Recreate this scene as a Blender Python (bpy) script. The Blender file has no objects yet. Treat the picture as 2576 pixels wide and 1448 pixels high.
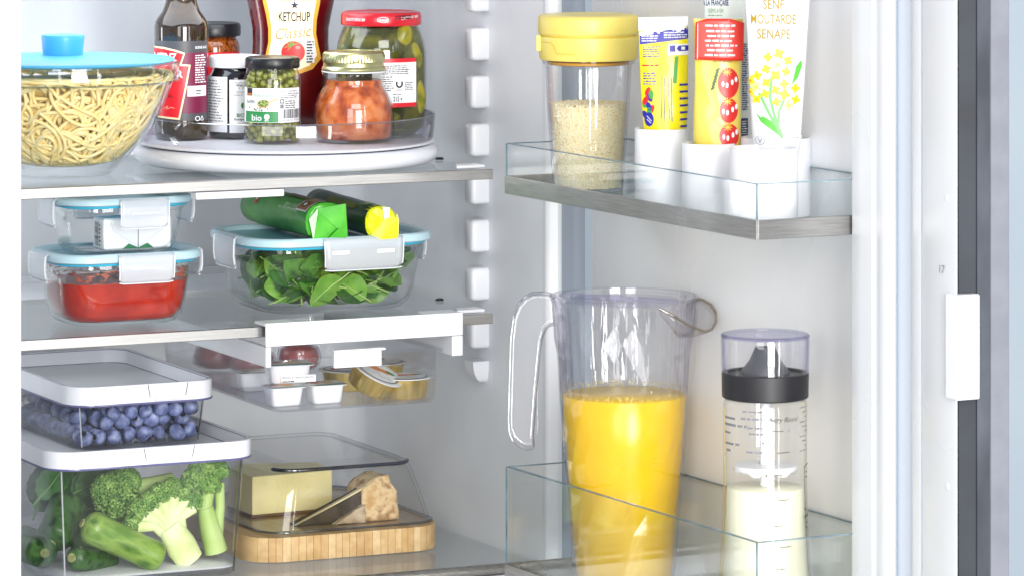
import bpy, bmesh, math, random
from math import sin, cos, pi, sqrt, radians, atan2, asin
from mathutils import Vector, Matrix, noise as mnoise

# ---------------------------------------------------------------- frame of reference
# x runs along the shelf fronts, y into the refrigerator, z up; z = 0 is the bottom shelf.
# measurements are in 2576-wide pixels of the photograph; depths D are in units of KD metres along the view axis
FPX, U0, HZ, KD = 9500.0, 1288.0, -580.0, 1.18
TH = radians(25.4)
RV, FV = Vector((cos(TH), -sin(TH), 0)), Vector((sin(TH), cos(TH), 0))
CAMZ = 0.7598
CAM = -(RV * ((1241 - U0) / FPX * 3.6) + FV * (3.6 * KD)) + Vector((0, 0, CAMZ))
Z_MID, Z_TOP = 0.241, 0.3782

sc = bpy.context.scene
cam_d = bpy.data.cameras.new('camera'); cam = bpy.data.objects.new('camera', cam_d)
sc.collection.objects.link(cam); sc.camera = cam
cam.location = CAM; cam.rotation_euler = (pi / 2, 0, -TH)
cam_d.sensor_width = 36; cam_d.lens = FPX * KD / 2576 * 36
cam_d.shift_y = (HZ - 724) / 2576
cam_d.clip_start = 0.1; cam_d.clip_end = 60
cam_d.dof.use_dof = True; cam_d.dof.focus_distance = 3.58 * KD; cam_d.dof.aperture_fstop = 24

w = bpy.data.worlds.new('World'); sc.world = w; w.use_nodes = True
w.node_tree.nodes['Background'].inputs[0].default_value = (.98, .985, 1.0, 1)
w.node_tree.nodes['Background'].inputs[1].default_value = 0.55

def area(name, loc, target, sx, sy, power, col):
    l = bpy.data.lights.new(name, 'AREA'); l.shape = 'RECTANGLE'; l.size = sx; l.size_y = sy
    l.energy = power; l.color = col
    o = bpy.data.objects.new(name, l); sc.collection.objects.link(o); o.location = loc
    d = Vector(target) - o.location
    o.rotation_euler = d.to_track_quat('-Z', 'Y').to_euler()
    return o
area('softbox_key', (-2.35, -3.25, .75), (-.15, .15, .2), 1.1, 1.8, 38, (1, .985, .965))
area('softbox_front', (-.60, -3.2, .45), (-.25, .15, .12), .9, 1.6, 86, (1, .99, .975))
area('softbox_top', (-1.0, -3.0, 1.85), (-.15, .15, .2), 1.6, .7, 26, (1, .99, .975))
area('softbox_strip', (.30, -2.30, .50), (-.12, .1, .2), .10, 1.6, 7, (1, .99, .98))
area('interior_fill_top', (-.26, .17, .574), (-.26, .19, 0), .36, .16, .75, (.97, .985, 1))  # added fill light, unseen, to brighten the inside from above
area('fridge_side_lamp', (-.566, .31, .36), (-.2, .40, .34), .05, .36, .7, (.97, .985, 1))

vs = sc.view_settings
sc.display_settings.display_device = 'sRGB'
vs.view_transform = 'Standard'; vs.look = 'None'; vs.gamma = 1; vs.use_curve_mapping = False
vs.exposure = 0.10
cy = sc.cycles
cy.max_bounces = 14; cy.diffuse_bounces = 5; cy.glossy_bounces = 5; cy.transmission_bounces = 8
cy.transparent_max_bounces = 48; cy.caustics_reflective = False; cy.caustics_refractive = True
cy.use_denoising = True; cy.sample_clamp_indirect = 6

# ---------------------------------------------------------------- helpers
def P(u, v, D):
    return CAM + RV * ((u - U0) / FPX * D) + FV * (D * KD) - Vector((0, 0, (v - HZ) / FPX * D))
def UD(u, D, z):
    p = P(u, 0, D); p.z = z; return p
def DZ(v, z):
    return FPX * (CAMZ - z) / (v - HZ)
def PZ(u, v, z):
    return P(u, v, DZ(v, z))
def PY(u, v, y):                                 # point on the plane y = const seen at (u, v)
    d = RV * ((u - U0) / FPX) + FV * KD - Vector((0, 0, (v - HZ) / FPX)); return CAM + d * ((y - CAM.y) / d.y)
def VZ(v, D):                                    # world z seen at row v and depth D
    return CAMZ - (v - HZ) / FPX * D
def lin(c):
    c /= 255.0
    return c / 12.92 if c <= .04045 else ((c + .055) / 1.055) ** 2.4
def col(*c):
    return (lin(c[0]), lin(c[1]), lin(c[2]), 1)

def thing(name, label, cat, loc=(0, 0, 0), rz=0.0, group=None):
    o = bpy.data.objects.new(name, None); sc.collection.objects.link(o)
    o.location = loc; o.rotation_euler = (0, 0, rz); o.empty_display_size = .01
    return tag(o, label, cat, group)
def tag(o, label=None, cat=None, group=None, kind=None):
    if label: o['label'] = label
    if cat: o['category'] = cat
    if group: o['group'] = group
    if kind: o['kind'] = kind
    return o

class MB:
    def __init__(s): s.v, s.f, s.m = [], [], []
    def add(s, vs_, fs, mi=0):
        b = len(s.v); s.v += [tuple(p) for p in vs_]
        for f in fs: s.f.append(tuple(i + b for i in f)); s.m.append(mi)
        return s
    def grid(s, rows, mi=0, closed=True, cap0=False, cap1=False):
        n = len(rows[0]); vs_ = [p for r in rows for p in r]; fs = []
        for i in range(len(rows) - 1):
            for j in range(n if closed else n - 1):
                k = (j + 1) % n
                fs.append((i * n + j, i * n + k, (i + 1) * n + k, (i + 1) * n + j))
        if cap0: fs.append(tuple(reversed(range(n))))
        if cap1: fs.append(tuple(range((len(rows) - 1) * n, len(rows) * n)))
        return s.add(vs_, fs, mi)
    def lathe(s, prof, seg=48, mi=0, sx=1, sy=1, c=(0, 0), cap0=True, cap1=True):
        rows = [[(c[0] + r * sx * cos(2 * pi * j / seg), c[1] + r * sy * sin(2 * pi * j / seg), z) for j in range(seg)] for r, z in prof]
        return s.grid(rows, mi, True, cap0 and prof[0][0] > 1e-6, cap1 and prof[-1][0] > 1e-6)
    def rrl(s, secs, n=6, mi=0, cap0=True, cap1=True):
        rows = []
        for q in secs:
            w_, d_, r_, z_ = q[:4]; ox, oy = (q[4], q[5]) if len(q) > 4 else (0, 0)
            rows.append([(x + ox, y + oy, z_) for x, y in rr(w_, d_, r_, n)])
        return s.grid(rows, mi, True, cap0, cap1)
    def box(s, x0, x1, y0, y1, z0, z1, mi=0):
        v = [(x, y, z) for z in (z0, z1) for y in (y0, y1) for x in (x0, x1)]
        return s.add(v, [(0, 2, 3, 1), (4, 5, 7, 6), (0, 1, 5, 4), (2, 6, 7, 3), (0, 4, 6, 2), (1, 3, 7, 5)], mi)
    def tube(s, path, rad, n=8, mi=0, caps=True, flat=1.0):
        pts = [Vector(p) for p in path]; rows = []; nrm = None
        for i, p in enumerate(pts):
            t = (pts[min(i + 1, len(pts) - 1)] - pts[max(i - 1, 0)])
            t = t.normalized() if t.length > 1e-9 else Vector((0, 0, 1))
            if nrm is None:
                nrm = t.orthogonal().normalized()
            nrm = (nrm - t * nrm.dot(t));  nrm = nrm.normalized() if nrm.length > 1e-6 else t.orthogonal().normalized()
            b = t.cross(nrm); r = rad[i] if hasattr(rad, '__len__') else rad
            rows.append([tuple(p + nrm * (r * cos(2 * pi * j / n)) + b * (r * flat * sin(2 * pi * j / n))) for j in range(n)])
        return s.grid(rows, mi, True, caps, caps)
    def prism(s, pts, y0, y1, mi=0):            # outline in x,z pushed along y
        n = len(pts); v = [(x, y0, z) for x, z in pts] + [(x, y1, z) for x, z in pts]
        fs = [(i, (i + 1) % n, n + (i + 1) % n, n + i) for i in range(n)]
        fs += [tuple(reversed(range(n))), tuple(range(n, 2 * n))]
        return s.add(v, fs, mi)
    def slab(s, pts, z0, z1, mi=0):             # outline in x,y raised along z
        n = len(pts); v = [(x, y, z0) for x, y in pts] + [(x, y, z1) for x, y in pts]
        fs = [(i, (i + 1) % n, n + (i + 1) % n, n + i) for i in range(n)]
        fs += [tuple(reversed(range(n))), tuple(range(n, 2 * n))]
        return s.add(v, fs, mi)
    def mesh(s, name, mats, smooth=40):
        me = bpy.data.meshes.new(name); me.from_pydata(s.v, [], s.f)
        for m in (mats if isinstance(mats, (list, tuple)) else [mats]): me.materials.append(m)
        me.polygons.foreach_set('material_index', s.m)
        bm = bmesh.new(); bm.from_mesh(me); bmesh.ops.recalc_face_normals(bm, faces=bm.faces); bm.to_mesh(me); bm.free()
        if smooth: me.shade_smooth(); me.set_sharp_from_angle(angle=radians(smooth))
        me.update(); return me
    def build(s, name, mats, parent=None, smooth=40, bevel=0, seg=2):
        o = bpy.data.objects.new(name, s.mesh(name, mats, smooth)); sc.collection.objects.link(o)
        if parent: o.parent = parent
        if bevel:
            b = o.modifiers.new('bevel', 'BEVEL'); b.width = bevel; b.segments = seg; b.limit_method = 'ANGLE'; b.angle_limit = radians(50)
            b.harden_normals = True
        return o
def put(name, me, parent=None, loc=(0, 0, 0), rot=(0, 0, 0), scale=(1, 1, 1)):
    o = bpy.data.objects.new(name, me); sc.collection.objects.link(o)
    o.location = loc; o.rotation_euler = rot; o.scale = scale
    if parent: o.parent = parent
    return o
def rr(w_, d_, r_, n=6):
    r_ = min(r_, w_ / 2 - 1e-5, d_ / 2 - 1e-5); out = []
    for cx, cy_, a in ((w_ / 2 - r_, d_ / 2 - r_, 0), (-w_ / 2 + r_, d_ / 2 - r_, 90), (-w_ / 2 + r_, -d_ / 2 + r_, 180), (w_ / 2 - r_, -d_ / 2 + r_, 270)):
        for i in range(n + 1):
            t = radians(a + 90 * i / n); out.append((cx + r_ * cos(t), cy_ + r_ * sin(t)))
    return out
def interp(tab, x):
    if x <= tab[0][0]: return tab[0][1]
    for (a, b), (c, d) in zip(tab, tab[1:]):
        if x <= c: return b + (d - b) * (x - a) / (c - a)
    return tab[-1][1]

_tc = {}
def text_geo(s_, shear=0.0, bold=0.0):
    k = (s_, shear, bold)
    if k not in _tc:
        cu = bpy.data.curves.new('lettering', 'FONT'); cu.body = s_; cu.size = 1; cu.shear = shear; cu.offset = bold; cu.resolution_u = 3
        ob = bpy.data.objects.new('lettering', cu); me = bpy.data.meshes.new_from_object(ob)
        vs_ = [(v.co.x, v.co.y) for v in me.vertices]; fs = [tuple(p.vertices) for p in me.polygons]
        bpy.data.objects.remove(ob); bpy.data.curves.remove(cu); bpy.data.meshes.remove(me)
        x0, x1 = min(v[0] for v in vs_), max(v[0] for v in vs_)
        _tc[k] = ([((x - x0) / .7, y / .7) for x, y in vs_], fs, (x1 - x0) / .7)
    return _tc[k]

class Flat:
    """flat print: polygons in a plane, later laid on a curved surface"""
    def __init__(s, k=1.0): s.it = []; s.k = k
    def poly(s, pts, mi, l=0):
        s.it.append(([(x * s.k, y * s.k) for x, y in pts], [tuple(range(len(pts)))], mi, l, True)); return s
    def rect(s, x0, y0, x1, y1, mi, l=0): return s.poly([(x0, y0), (x1, y0), (x1, y1), (x0, y1)], mi, l)
    def ell(s, cx, cy_, a, b, mi, l=0, n=24, rot=0):
        cr, sr = cos(rot), sin(rot)
        return s.poly([(cx + a * cos(2 * pi * i / n) * cr - b * sin(2 * pi * i / n) * sr, cy_ + a * cos(2 * pi * i / n) * sr + b * sin(2 * pi * i / n) * cr) for i in range(n)], mi, l)
    def ring(s, cx, cy_, a, b, wd, mi, l=0, n=24):
        for i in range(n):
            t, q = 2 * pi * i / n, 2 * pi * (i + 1) / n
            s.poly([(cx + a * cos(t), cy_ + b * sin(t)), (cx + a * cos(q), cy_ + b * sin(q)), (cx + (a - wd) * cos(q), cy_ + (b - wd) * sin(q)), (cx + (a - wd) * cos(t), cy_ + (b - wd) * sin(t))], mi, l)
        return s
    def line(s, pts, wd, mi, l=0):
        for (x0, y0), (x1, y1) in zip(pts, pts[1:]):
            d = sqrt((x1 - x0) ** 2 + (y1 - y0) ** 2) or 1; nx, ny = -(y1 - y0) / d * wd / 2, (x1 - x0) / d * wd / 2
            s.poly([(x0 + nx, y0 + ny), (x1 + nx, y1 + ny), (x1 - nx, y1 - ny), (x0 - nx, y0 - ny)], mi, l)
        return s
    def text(s, t, x, y, h, mi, l=1, fit=None, al='l', rot=0, shear=0.0, bold=0.0):
        vs_, fs, wd = text_geo(t, shear, bold); sx = h if not fit else fit / wd
        off = {'l': 0, 'c': -.5, 'r': -1}[al] * wd * sx; cr, sr = cos(rot), sin(rot)
        pts = [((x + (a * sx + off) * cr - b * h * sr) * s.k, (y + (a * sx + off) * sr + b * h * cr) * s.k) for a, b in vs_]
        s.it.append((pts, fs, mi, l, False)); return s
    def micro(s, x0, x1, y0, y1, n, mi, l=1, seed=1, fill=.55, ragged=.25):
        rnd = random.Random(seed); dy = (y1 - y0) / n; h = dy * fill
        for i in range(n):
            x = x0; e = x1 - rnd.random() * ragged * (x1 - x0); y = y0 + i * dy
            while x < e:
                wd = min(h * rnd.uniform(1, 4.2), e - x)
                if wd > h * .4: s.rect(x, y, x + wd, y + h * rnd.uniform(.75, 1), mi, l)
                x += wd + h * .55
        return s
    def barcode(s, x0, x1, y0, y1, mi, l=1, seed=3, vertical=False):
        rnd = random.Random(seed); a, b = (x0, x1) if not vertical else (y0, y1); x = a; u = (b - a) / 60
        while x < b:
            wd = u * rnd.choice((1, 1, 2, 3))
            if not vertical: s.rect(x, y0, min(x + wd, b), y1, mi, l)
            else: s.rect(x0, x, x1, min(x + wd, b), mi, l)
            x += wd + u * rnd.choice((1, 1, 2))
        return s
    def build(s, name, mats, parent, mapf, step=.004, base=.0003, lay=.00012, smooth=60):
        bm = bmesh.new()
        for pts, fs, mi, l, cut in s.it:
            b = bmesh.new(); vv = [b.verts.new((x, y, 0)) for x, y in pts]
            for f in fs:
                try: b.faces.new([vv[i] for i in f])
                except ValueError: pass
            if cut:
                x0, x1 = min(p[0] for p in pts), max(p[0] for p in pts); y0, y1 = min(p[1] for p in pts), max(p[1] for p in pts)
                bmesh.ops.triangulate(b, faces=[f for f in b.faces if len(f.verts) > 4])
                for ax, lo, hi, st in ((0, x0, x1, step), (1, y0, y1, step * 2)):
                    c = math.floor(lo / st) + 1
                    while c * st < hi:
                        co = [0, 0, 0]; co[ax] = c * st; no = [0, 0, 0]; no[ax] = 1
                        bmesh.ops.bisect_plane(b, geom=b.verts[:] + b.edges[:] + b.faces[:], plane_co=co, plane_no=no); c += 1
            ix = {}
            for v in b.verts: ix[v] = bm.verts.new(mapf(v.co.x, v.co.y, base + lay * l))
            for f in b.faces:
                try: bm.faces.new([ix[v] for v in f.verts]).material_index = mi
                except ValueError: pass
            b.free()
        me = bpy.data.meshes.new(name); bm.to_mesh(me); bm.free()
        for m in mats: me.materials.append(m)
        me.shade_smooth(); me.set_sharp_from_angle(angle=radians(smooth))
        o = bpy.data.objects.new(name, me); sc.collection.objects.link(o); o.parent = parent
        return o
def on_oval(a, b=None):
    """front of a standing body: half width a(z), half depth b(z); front faces -y"""
    fa = a if callable(a) else (lambda z: a)
    fb = fa if b is None else (b if callable(b) else (lambda z: b))
    def f(x, z, e):
        A, B = fa(z) + e, fb(z) + e
        q = max(-.995, min(.995, x / A)); return (A * q, -B * sqrt(1 - q * q), z)
    return f
def on_plane(o, ux, uz, n):
    o, ux, uz, n = Vector(o), Vector(ux), Vector(uz), Vector(n)
    return lambda x, z, e: tuple(o + ux * x + uz * z + n * e)

# ---------------------------------------------------------------- materials
def nt(name):
    m = bpy.data.materials.new(name); m.use_nodes = True; t = m.node_tree; t.nodes.clear()
    o = t.nodes.new('ShaderNodeOutputMaterial'); return m, t, o
def lk(t, a, b): t.links.new(a, b)
def nz(t, scale, detail=3, stretch=None, rough=.5):
    n = t.nodes.new('ShaderNodeTexNoise'); n.inputs['Scale'].default_value = scale; n.inputs['Detail'].default_value = detail; n.inputs['Roughness'].default_value = rough
    tc = t.nodes.new('ShaderNodeTexCoord')
    if stretch:
        mp = t.nodes.new('ShaderNodeMapping'); mp.inputs['Scale'].default_value = stretch; lk(t, tc.outputs['Object'], mp.inputs[0]); lk(t, mp.outputs[0], n.inputs['Vector'])
    else: lk(t, tc.outputs['Object'], n.inputs['Vector'])
    return n
def ramp(t, src, stops):
    r = t.nodes.new('ShaderNodeValToRGB'); e = r.color_ramp.elements
    while len(e) < len(stops): e.new(.5)
    for i, (p, c) in enumerate(stops): e[i].position = p; e[i].color = c
    lk(t, src, r.inputs[0]); return r
def mat(name, c, rough=.5, metal=0, c2=None, vs=60, stretch=None, bump=0, bs=300, sss=0, coat=0, spec=.5, lo=.35, hi=.65, c3=None, detail=4, trans=0, ior=1.45, sheen=0, rv=0, rnd=0):
    m, t, o = nt(name); b = t.nodes.new('ShaderNodeBsdfPrincipled'); lk(t, b.outputs[0], o.inputs[0])
    b.inputs['Base Color'].default_value = c; b.inputs['Roughness'].default_value = rough; b.inputs['Metallic'].default_value = metal
    b.inputs['Specular IOR Level'].default_value = spec; b.inputs['Coat Weight'].default_value = coat; b.inputs['Coat Roughness'].default_value = .05
    b.inputs['Transmission Weight'].default_value = trans; b.inputs['IOR'].default_value = ior; b.inputs['Sheen Weight'].default_value = sheen
    if sss:
        b.inputs['Subsurface Weight'].default_value = sss; b.inputs['Subsurface Radius'].default_value = (1, .6, .35); b.inputs['Subsurface Scale'].default_value = .006
    if c2:
        n = nz(t, vs, detail, stretch)
        st = [(lo, c), (hi, c2)] if not c3 else [(lo, c), ((lo + hi) / 2, c2), (hi, c3)]
        lk(t, ramp(t, n.outputs['Fac'], st).outputs[0], b.inputs['Base Color'])
    if rnd:                                       # each copy a little lighter or darker
        oi = t.nodes.new('ShaderNodeObjectInfo'); mr = t.nodes.new('ShaderNodeMapRange'); mr.inputs[3].default_value = 1 - rnd; mr.inputs[4].default_value = 1 + rnd * .6
        lk(t, oi.outputs['Random'], mr.inputs[0]); hs = t.nodes.new('ShaderNodeHueSaturation'); lk(t, mr.outputs[0], hs.inputs['Value'])
        src = b.inputs['Base Color'].links[0].from_socket if b.inputs['Base Color'].links else None
        if src: lk(t, src, hs.inputs['Color'])
        else: hs.inputs['Color'].default_value = c
        lk(t, hs.outputs[0], b.inputs['Base Color'])
    if rv:                                        # smears and scuffs in the gloss
        n = nz(t, 7, 2, (1, 1, .45)); r_ = ramp(t, n.outputs['Fac'], [(.35, (max(.02, rough - rv),) * 3 + (1,)), (.68, (rough + rv,) * 3 + (1,))]); lk(t, r_.outputs[0], b.inputs['Roughness'])
    if bump:
        n = nz(t, bs, 3, stretch); bp = t.nodes.new('ShaderNodeBump'); bp.inputs['Strength'].default_value = bump; bp.inputs['Distance'].default_value = .001
        lk(t, n.outputs['Fac'], bp.inputs['Height']); lk(t, bp.outputs[0], b.inputs['Normal'])
    return m
def clear(name, face=(.97, .98, .98), edge=(.55, .66, .66), f0=.045, f1=.85, rough=.015, power=3.0, milk=0.0, milkc=(.9, .92, .95, 1), bump=0, bs=60, stretch=None, smudge=0):
    """thin clear wall: light goes straight through, tinted along the longer path at a slant, plus Fresnel gloss"""
    m, t, o = nt(name); lw = t.nodes.new('ShaderNodeLayerWeight'); lw.inputs[0].default_value = .5
    pw = t.nodes.new('ShaderNodeMath'); pw.operation = 'POWER'; lk(t, lw.outputs['Facing'], pw.inputs[0]); pw.inputs[1].default_value = power
    mx = t.nodes.new('ShaderNodeMix'); mx.data_type = 'RGBA'; lk(t, pw.outputs[0], mx.inputs[0]); mx.inputs[6].default_value = (*face, 1); mx.inputs[7].default_value = (*edge, 1)
    tr = t.nodes.new('ShaderNodeBsdfTransparent'); lk(t, mx.outputs[2], tr.inputs[0])
    p5 = t.nodes.new('ShaderNodeMath'); p5.operation = 'POWER'; lk(t, lw.outputs['Facing'], p5.inputs[0]); p5.inputs[1].default_value = 5
    ma = t.nodes.new('ShaderNodeMath'); ma.operation = 'MULTIPLY_ADD'; lk(t, p5.outputs[0], ma.inputs[0]); ma.inputs[1].default_value = f1 - f0; ma.inputs[2].default_value = f0
    gl = t.nodes.new('ShaderNodeBsdfGlossy'); gl.inputs['Roughness'].default_value = rough; gl.inputs[0].default_value = (1, 1, 1, 1)
    if smudge:
        n = nz(t, 28, 6, (1, 1, .6)); r_ = ramp(t, n.outputs['Fac'], [(.42, (rough,) * 3 + (1,)), (.70, (rough + smudge,) * 3 + (1,))]); lk(t, r_.outputs[0], gl.inputs['Roughness'])
    if bump:
        n = nz(t, bs, 2, stretch); bp = t.nodes.new('ShaderNodeBump'); bp.inputs['Strength'].default_value = bump; bp.inputs['Distance'].default_value = .002
        lk(t, n.outputs['Fac'], bp.inputs['Height']); lk(t, bp.outputs[0], gl.inputs['Normal'])
    s1 = t.nodes.new('ShaderNodeMixShader'); lk(t, ma.outputs[0], s1.inputs[0]); lk(t, tr.outputs[0], s1.inputs[1]); lk(t, gl.outputs[0], s1.inputs[2])
    last = s1
    if milk:
        df = t.nodes.new('ShaderNodeBsdfPrincipled'); df.inputs['Base Color'].default_value = milkc; df.inputs['Roughness'].default_value = .35
        s2 = t.nodes.new('ShaderNodeMixShader'); s2.inputs[0].default_value = milk; lk(t, s1.outputs[0], s2.inputs[1]); lk(t, df.outputs[0], s2.inputs[2]); last = s2
    lk(t, last.outputs[0], o.inputs[0]); return m
def film(name, c, lo, hi, vs=60, stretch=None, rough=.2, amount=1.0):
    """patchy film (smears, foam, printing on clear plastic): opaque where the noise is high"""
    m, t, o = nt(name); b = t.nodes.new('ShaderNodeBsdfPrincipled'); b.inputs['Base Color'].default_value = c; b.inputs['Roughness'].default_value = rough
    tr = t.nodes.new('ShaderNodeBsdfTransparent'); n = nz(t, vs, 5, stretch); r = ramp(t, n.outputs['Fac'], [(lo, (0, 0, 0, 1)), (hi, (amount, amount, amount, 1))])
    s = t.nodes.new('ShaderNodeMixShader'); lk(t, r.outputs[0], s.inputs[0]); lk(t, tr.outputs[0], s.inputs[1]); lk(t, b.outputs[0], s.inputs[2]); lk(t, s.outputs[0], o.inputs[0]); return m

M = {}
M['liner'] = mat('liner plastic', col(230, 233, 237), .38, c2=col(222, 226, 231), vs=9, bump=.05, bs=900, rv=.06)
M['door_liner'] = mat('door liner plastic', col(242, 243, 245), .3, c2=col(236, 238, 241), vs=5, bump=.04, bs=700, detail=3, rv=.05)
M['flange'] = mat('white enamel', col(228, 230, 233), .3, c2=col(221, 224, 228), vs=6, rv=.05)
M['white'] = mat('white plastic', col(232, 233, 237), .32, c2=col(226, 228, 233), vs=25)
M['white_gloss'] = mat('glossy white plastic', col(231, 232, 238), .14, c2=col(226, 228, 236), vs=20)
M['steel'] = mat('brushed steel', (.42, .415, .405, 1), .32, 1, c2=(.50, .495, .485, 1), vs=3, stretch=(6, 6, 260), bump=.08, bs=4)
M['rack_steel'] = mat('rack steel', (.30, .295, .285, 1), .34, 1, c2=(.40, .395, .385, 1), vs=3, stretch=(10, 10, 260), bump=.08, bs=4, rv=.1)
M['steel_dark'] = mat('dull steel', (.30, .29, .27, 1), .4, 1, c2=(.42, .41, .39, 1), vs=3, stretch=(40, 40, 260))
M['shelf_glass'] = clear('shelf glass', (.975, .987, .985), (.93, .95, .95), f1=.52, rough=.03, smudge=.16)
M['glass_edge'] = mat('glass edge', col(72, 98, 112), .1, c2=col(120, 145, 155), vs=30)
M['rack_glass'] = clear('rack glass', (.985, .992, .992), (.82, .88, .89), f0=.04, rough=.01, smudge=.12)
M['glass'] = clear('clear glass', (.995, .997, .995), (.36, .45, .43), f0=.04, f1=.9, rough=.01, power=5)
M['glass_thick'] = clear('thick pressed glass', (.996, .998, .996), (.56, .59, .57), f0=.035, rough=.015, power=5, bump=.2, bs=45)
M['plastic_clear'] = clear('clear plastic', (.994, .994, .996), (.46, .46, .56), f0=.035, f1=.9, rough=.02, power=4)
M['dome_glass'] = clear('dome glass', (.994, .995, .996), (.22, .25, .31), f0=.045, f1=.6, rough=.012, power=9, smudge=.05)
M['bin'] = clear('bin plastic', (.994, .994, .996), (.80, .81, .85), f0=.045, f1=.75, rough=.025, power=3)
M['frost'] = clear('frosted plastic', (.93, .94, .96), (.8, .83, .88), rough=.25, milk=.38, milkc=col(236, 239, 244))
M['lid_blue'] = clear('pale blue lid', (.80, .92, .96), (.7, .85, .92), rough=.25, milk=.80, milkc=col(196, 226, 236))
M['lid_panel'] = clear('blue lid panel', (.55, .78, .86), (.5, .7, .8), rough=.2, milk=.72, milkc=col(128, 182, 204))
M['seal_blue'] = mat('blue seal', col(60, 186, 220), .35)
M['black'] = mat('black lid', col(22, 23, 27), .3, c2=col(30, 31, 36), vs=30)
M['ink'] = mat('black ink', col(30, 30, 34), .6)
M['grey_ink'] = mat('grey ink', col(120, 122, 128), .6)
M['paper'] = mat('white paper', col(232, 233, 236), .45, c2=col(225, 227, 231), vs=25)
M['red'] = mat('red print', col(205, 32, 45), .35)
M['dark'] = mat('near black', col(28, 32, 40), .6, c2=col(40, 45, 54), vs=14)  # near-black for the painted end-face shade and the turntable gap
# ================================================================ refrigerator cabinet
def arc(cx, cy_, r, a0, a1, n=6):
    return [(cx + r * cos(radians(a0 + (a1 - a0) * i / n)), cy_ + r * sin(radians(a0 + (a1 - a0) * i / n))) for i in range(n + 1)]
def wall_strip(mb, prof, z0, z1, mi=0, cuts=1):
    rows = [[(x, y, z0 + (z1 - z0) * i / cuts) for x, y in prof] for i in range(cuts + 1)]
    return mb.grid(rows, mi, closed=False)
fridge = thing('refrigerator', 'white built-in refrigerator with pale grey inside walls, standing open', 'refrigerator', (0, 0, 0))
prof = [(-.572, -.05)] + [(-.572, .41)] + arc(-.532, .41, .04, 180, 90)[1:] + arc(.009, .41, .04, 90, 0) + [(.049, .075), (.050, .03), (.052, .0)]
wall_strip(MB(), prof, -.08, .58).build('inner_liner', M['liner'], fridge, smooth=50)
MB().box(-.62, .09, -.014, .50, .58, .62).build('ceiling_panel', M['liner'], fridge)
MB().box(-.62, .09, .004, .50, -.12, -.08).build('floor_panel', M['liner'], fridge)
ff = [(.052, .0)] + arc(.058, -.005, .006, 165, 250) + [(.062, -.013)] + arc(.062, -.006, .007, 270, 360) + [(.069, .09)]
wall_strip(MB(), ff, -.45, .75).build('front_frame', M['flange'], fridge, smooth=50)
MB().box(.0695, .1150, .030, .09, -.45, .75).build('hinge_side_seal', mat('grey seal', col(158, 168, 180), .5), fridge, bevel=.006)
MB().box(.030, .069, .0, .01, -.45, -.085).build('base_frame', M['flange'], fridge)
sup = MB()
rows = []
for x_, w_, h_, r_ in ((.0, .020, .0318, .004), (-.014, .020, .0318, .004), (-.0170, .0185, .0300, .004), (-.0182, .0155, .027, .004)):
    rows.append([(x_, p, q) for p, q in rr(w_, h_, r_, 5)])
sup.grid(rows, 0, True, True, True)
sup_me = sup.mesh('shelf_support', M['white'], 50)
for va, vb in ((-51, 32), (71, 155), (192, 275), (313, 395), (433, 516), (554, 637), (675, 757), (795, 878)):
    put('shelf_support', sup_me, fridge, (.0495, .125, VZ((va + vb) / 2, 3.70)))
# the lowest support ends in a rounded tip
rows = []
for k in range(9):
    a = pi / 2 * k / 8; rows.append([(-.0175 * max(0.001, cos(a * .9)) if j < 5 else .0, 0.010 * max(.001, cos(a) ** .6) * (-1 + 2 * (j % 5) / 4) if j < 5 else 0.010 * max(.001, cos(a) ** .6) * (1 - 2 * ((j - 5) % 5) / 4), .010 - .022 * sin(a)) for j in range(10)])
MB().grid(rows, 0, True, True, True).build('shelf_support', M['white'], fridge, smooth=60).location = (.0495, .125, VZ(935, 3.70))

# ---- shelves
def shelf(z, label, y0=0.0, x0=-.555, x1=0.0, dark=False):
    s = thing('glass_shelf', label, 'shelf', (0, 0, z), group='glass shelves of the refrigerator')
    MB().box(x0 + .002, x1 - .002, y0 + .0065, .289, -.0045, 0).build('glass_pane', M['shelf_glass'], s, smooth=0)
    MB().box(x0, x1, y0, y0 + .006, -.0092, .0006).build('front_trim', M['steel'], s, bevel=.0008)
    MB().box(x0, x1 + .004, .2895, .420, -.006, .0015).build('back_trim', M['white'], s, bevel=.001)
    MB().box(x0, x1 + .004, .4202, .425, -.006, .008).build('back_lip', M['white'], s, bevel=.001)
    return s
s1 = shelf(Z_TOP, 'upper glass shelf with a steel front edge, under the turntable and pasta bowl')
s2 = shelf(Z_MID, 'middle glass shelf with a steel front edge, under the tomato sauce and spinach boxes')
for s_ in (s1, s2):
    MB().slab([(-.034, .010), (-.004, .010), (-.004, .030), (-.026, .030)], .0008, .004).build('corner_clip', M['white'], s_, bevel=.001)
    MB().lathe([(.0042, 0), (.0042, .0012), (.003, .0022), (0.0, .0025)], 16).build('peg', M['black'], s_).location = (-.004, .115, .0005)
s3 = thing('glass_shelf', 'bottom glass shelf with a rounded grey front edge, under the cheese board', 'shelf', (0, 0, 0), group='glass shelves of the refrigerator')
MB().box(-.56, .0475, .016, .40, -.0045, 0).build('glass_pane', M['shelf_glass'], s3, smooth=0)
MB().tube([(-.56, .012, -.0045), (.054, .012, -.0045)], .0052, 16).build('front_trim', M['steel_dark'], s3)
MB().box(-.56, .05, .008, .016, -.03, -.010).build('lower_rail', M['white'], s3, bevel=.001)
MB().box(-.56, .0475, .4005, .445, -.006, .004).build('back_trim', M['white'], s3, bevel=.001)

# ---- white clip under the upper shelf
c_ = thing('shelf_clip', 'narrow white plastic clip strip under the front of the upper shelf', 'clip', (0, 0, Z_TOP))
MB().box(-.305, -.217, -.0045, .010, -.0160, -.0094).build('strip', M['white'], c_, bevel=.0012)
MB().box(-.299, -.223, .010, .20, -.013, -.0094).build('rail', M['white'], c_, bevel=.001)

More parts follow.
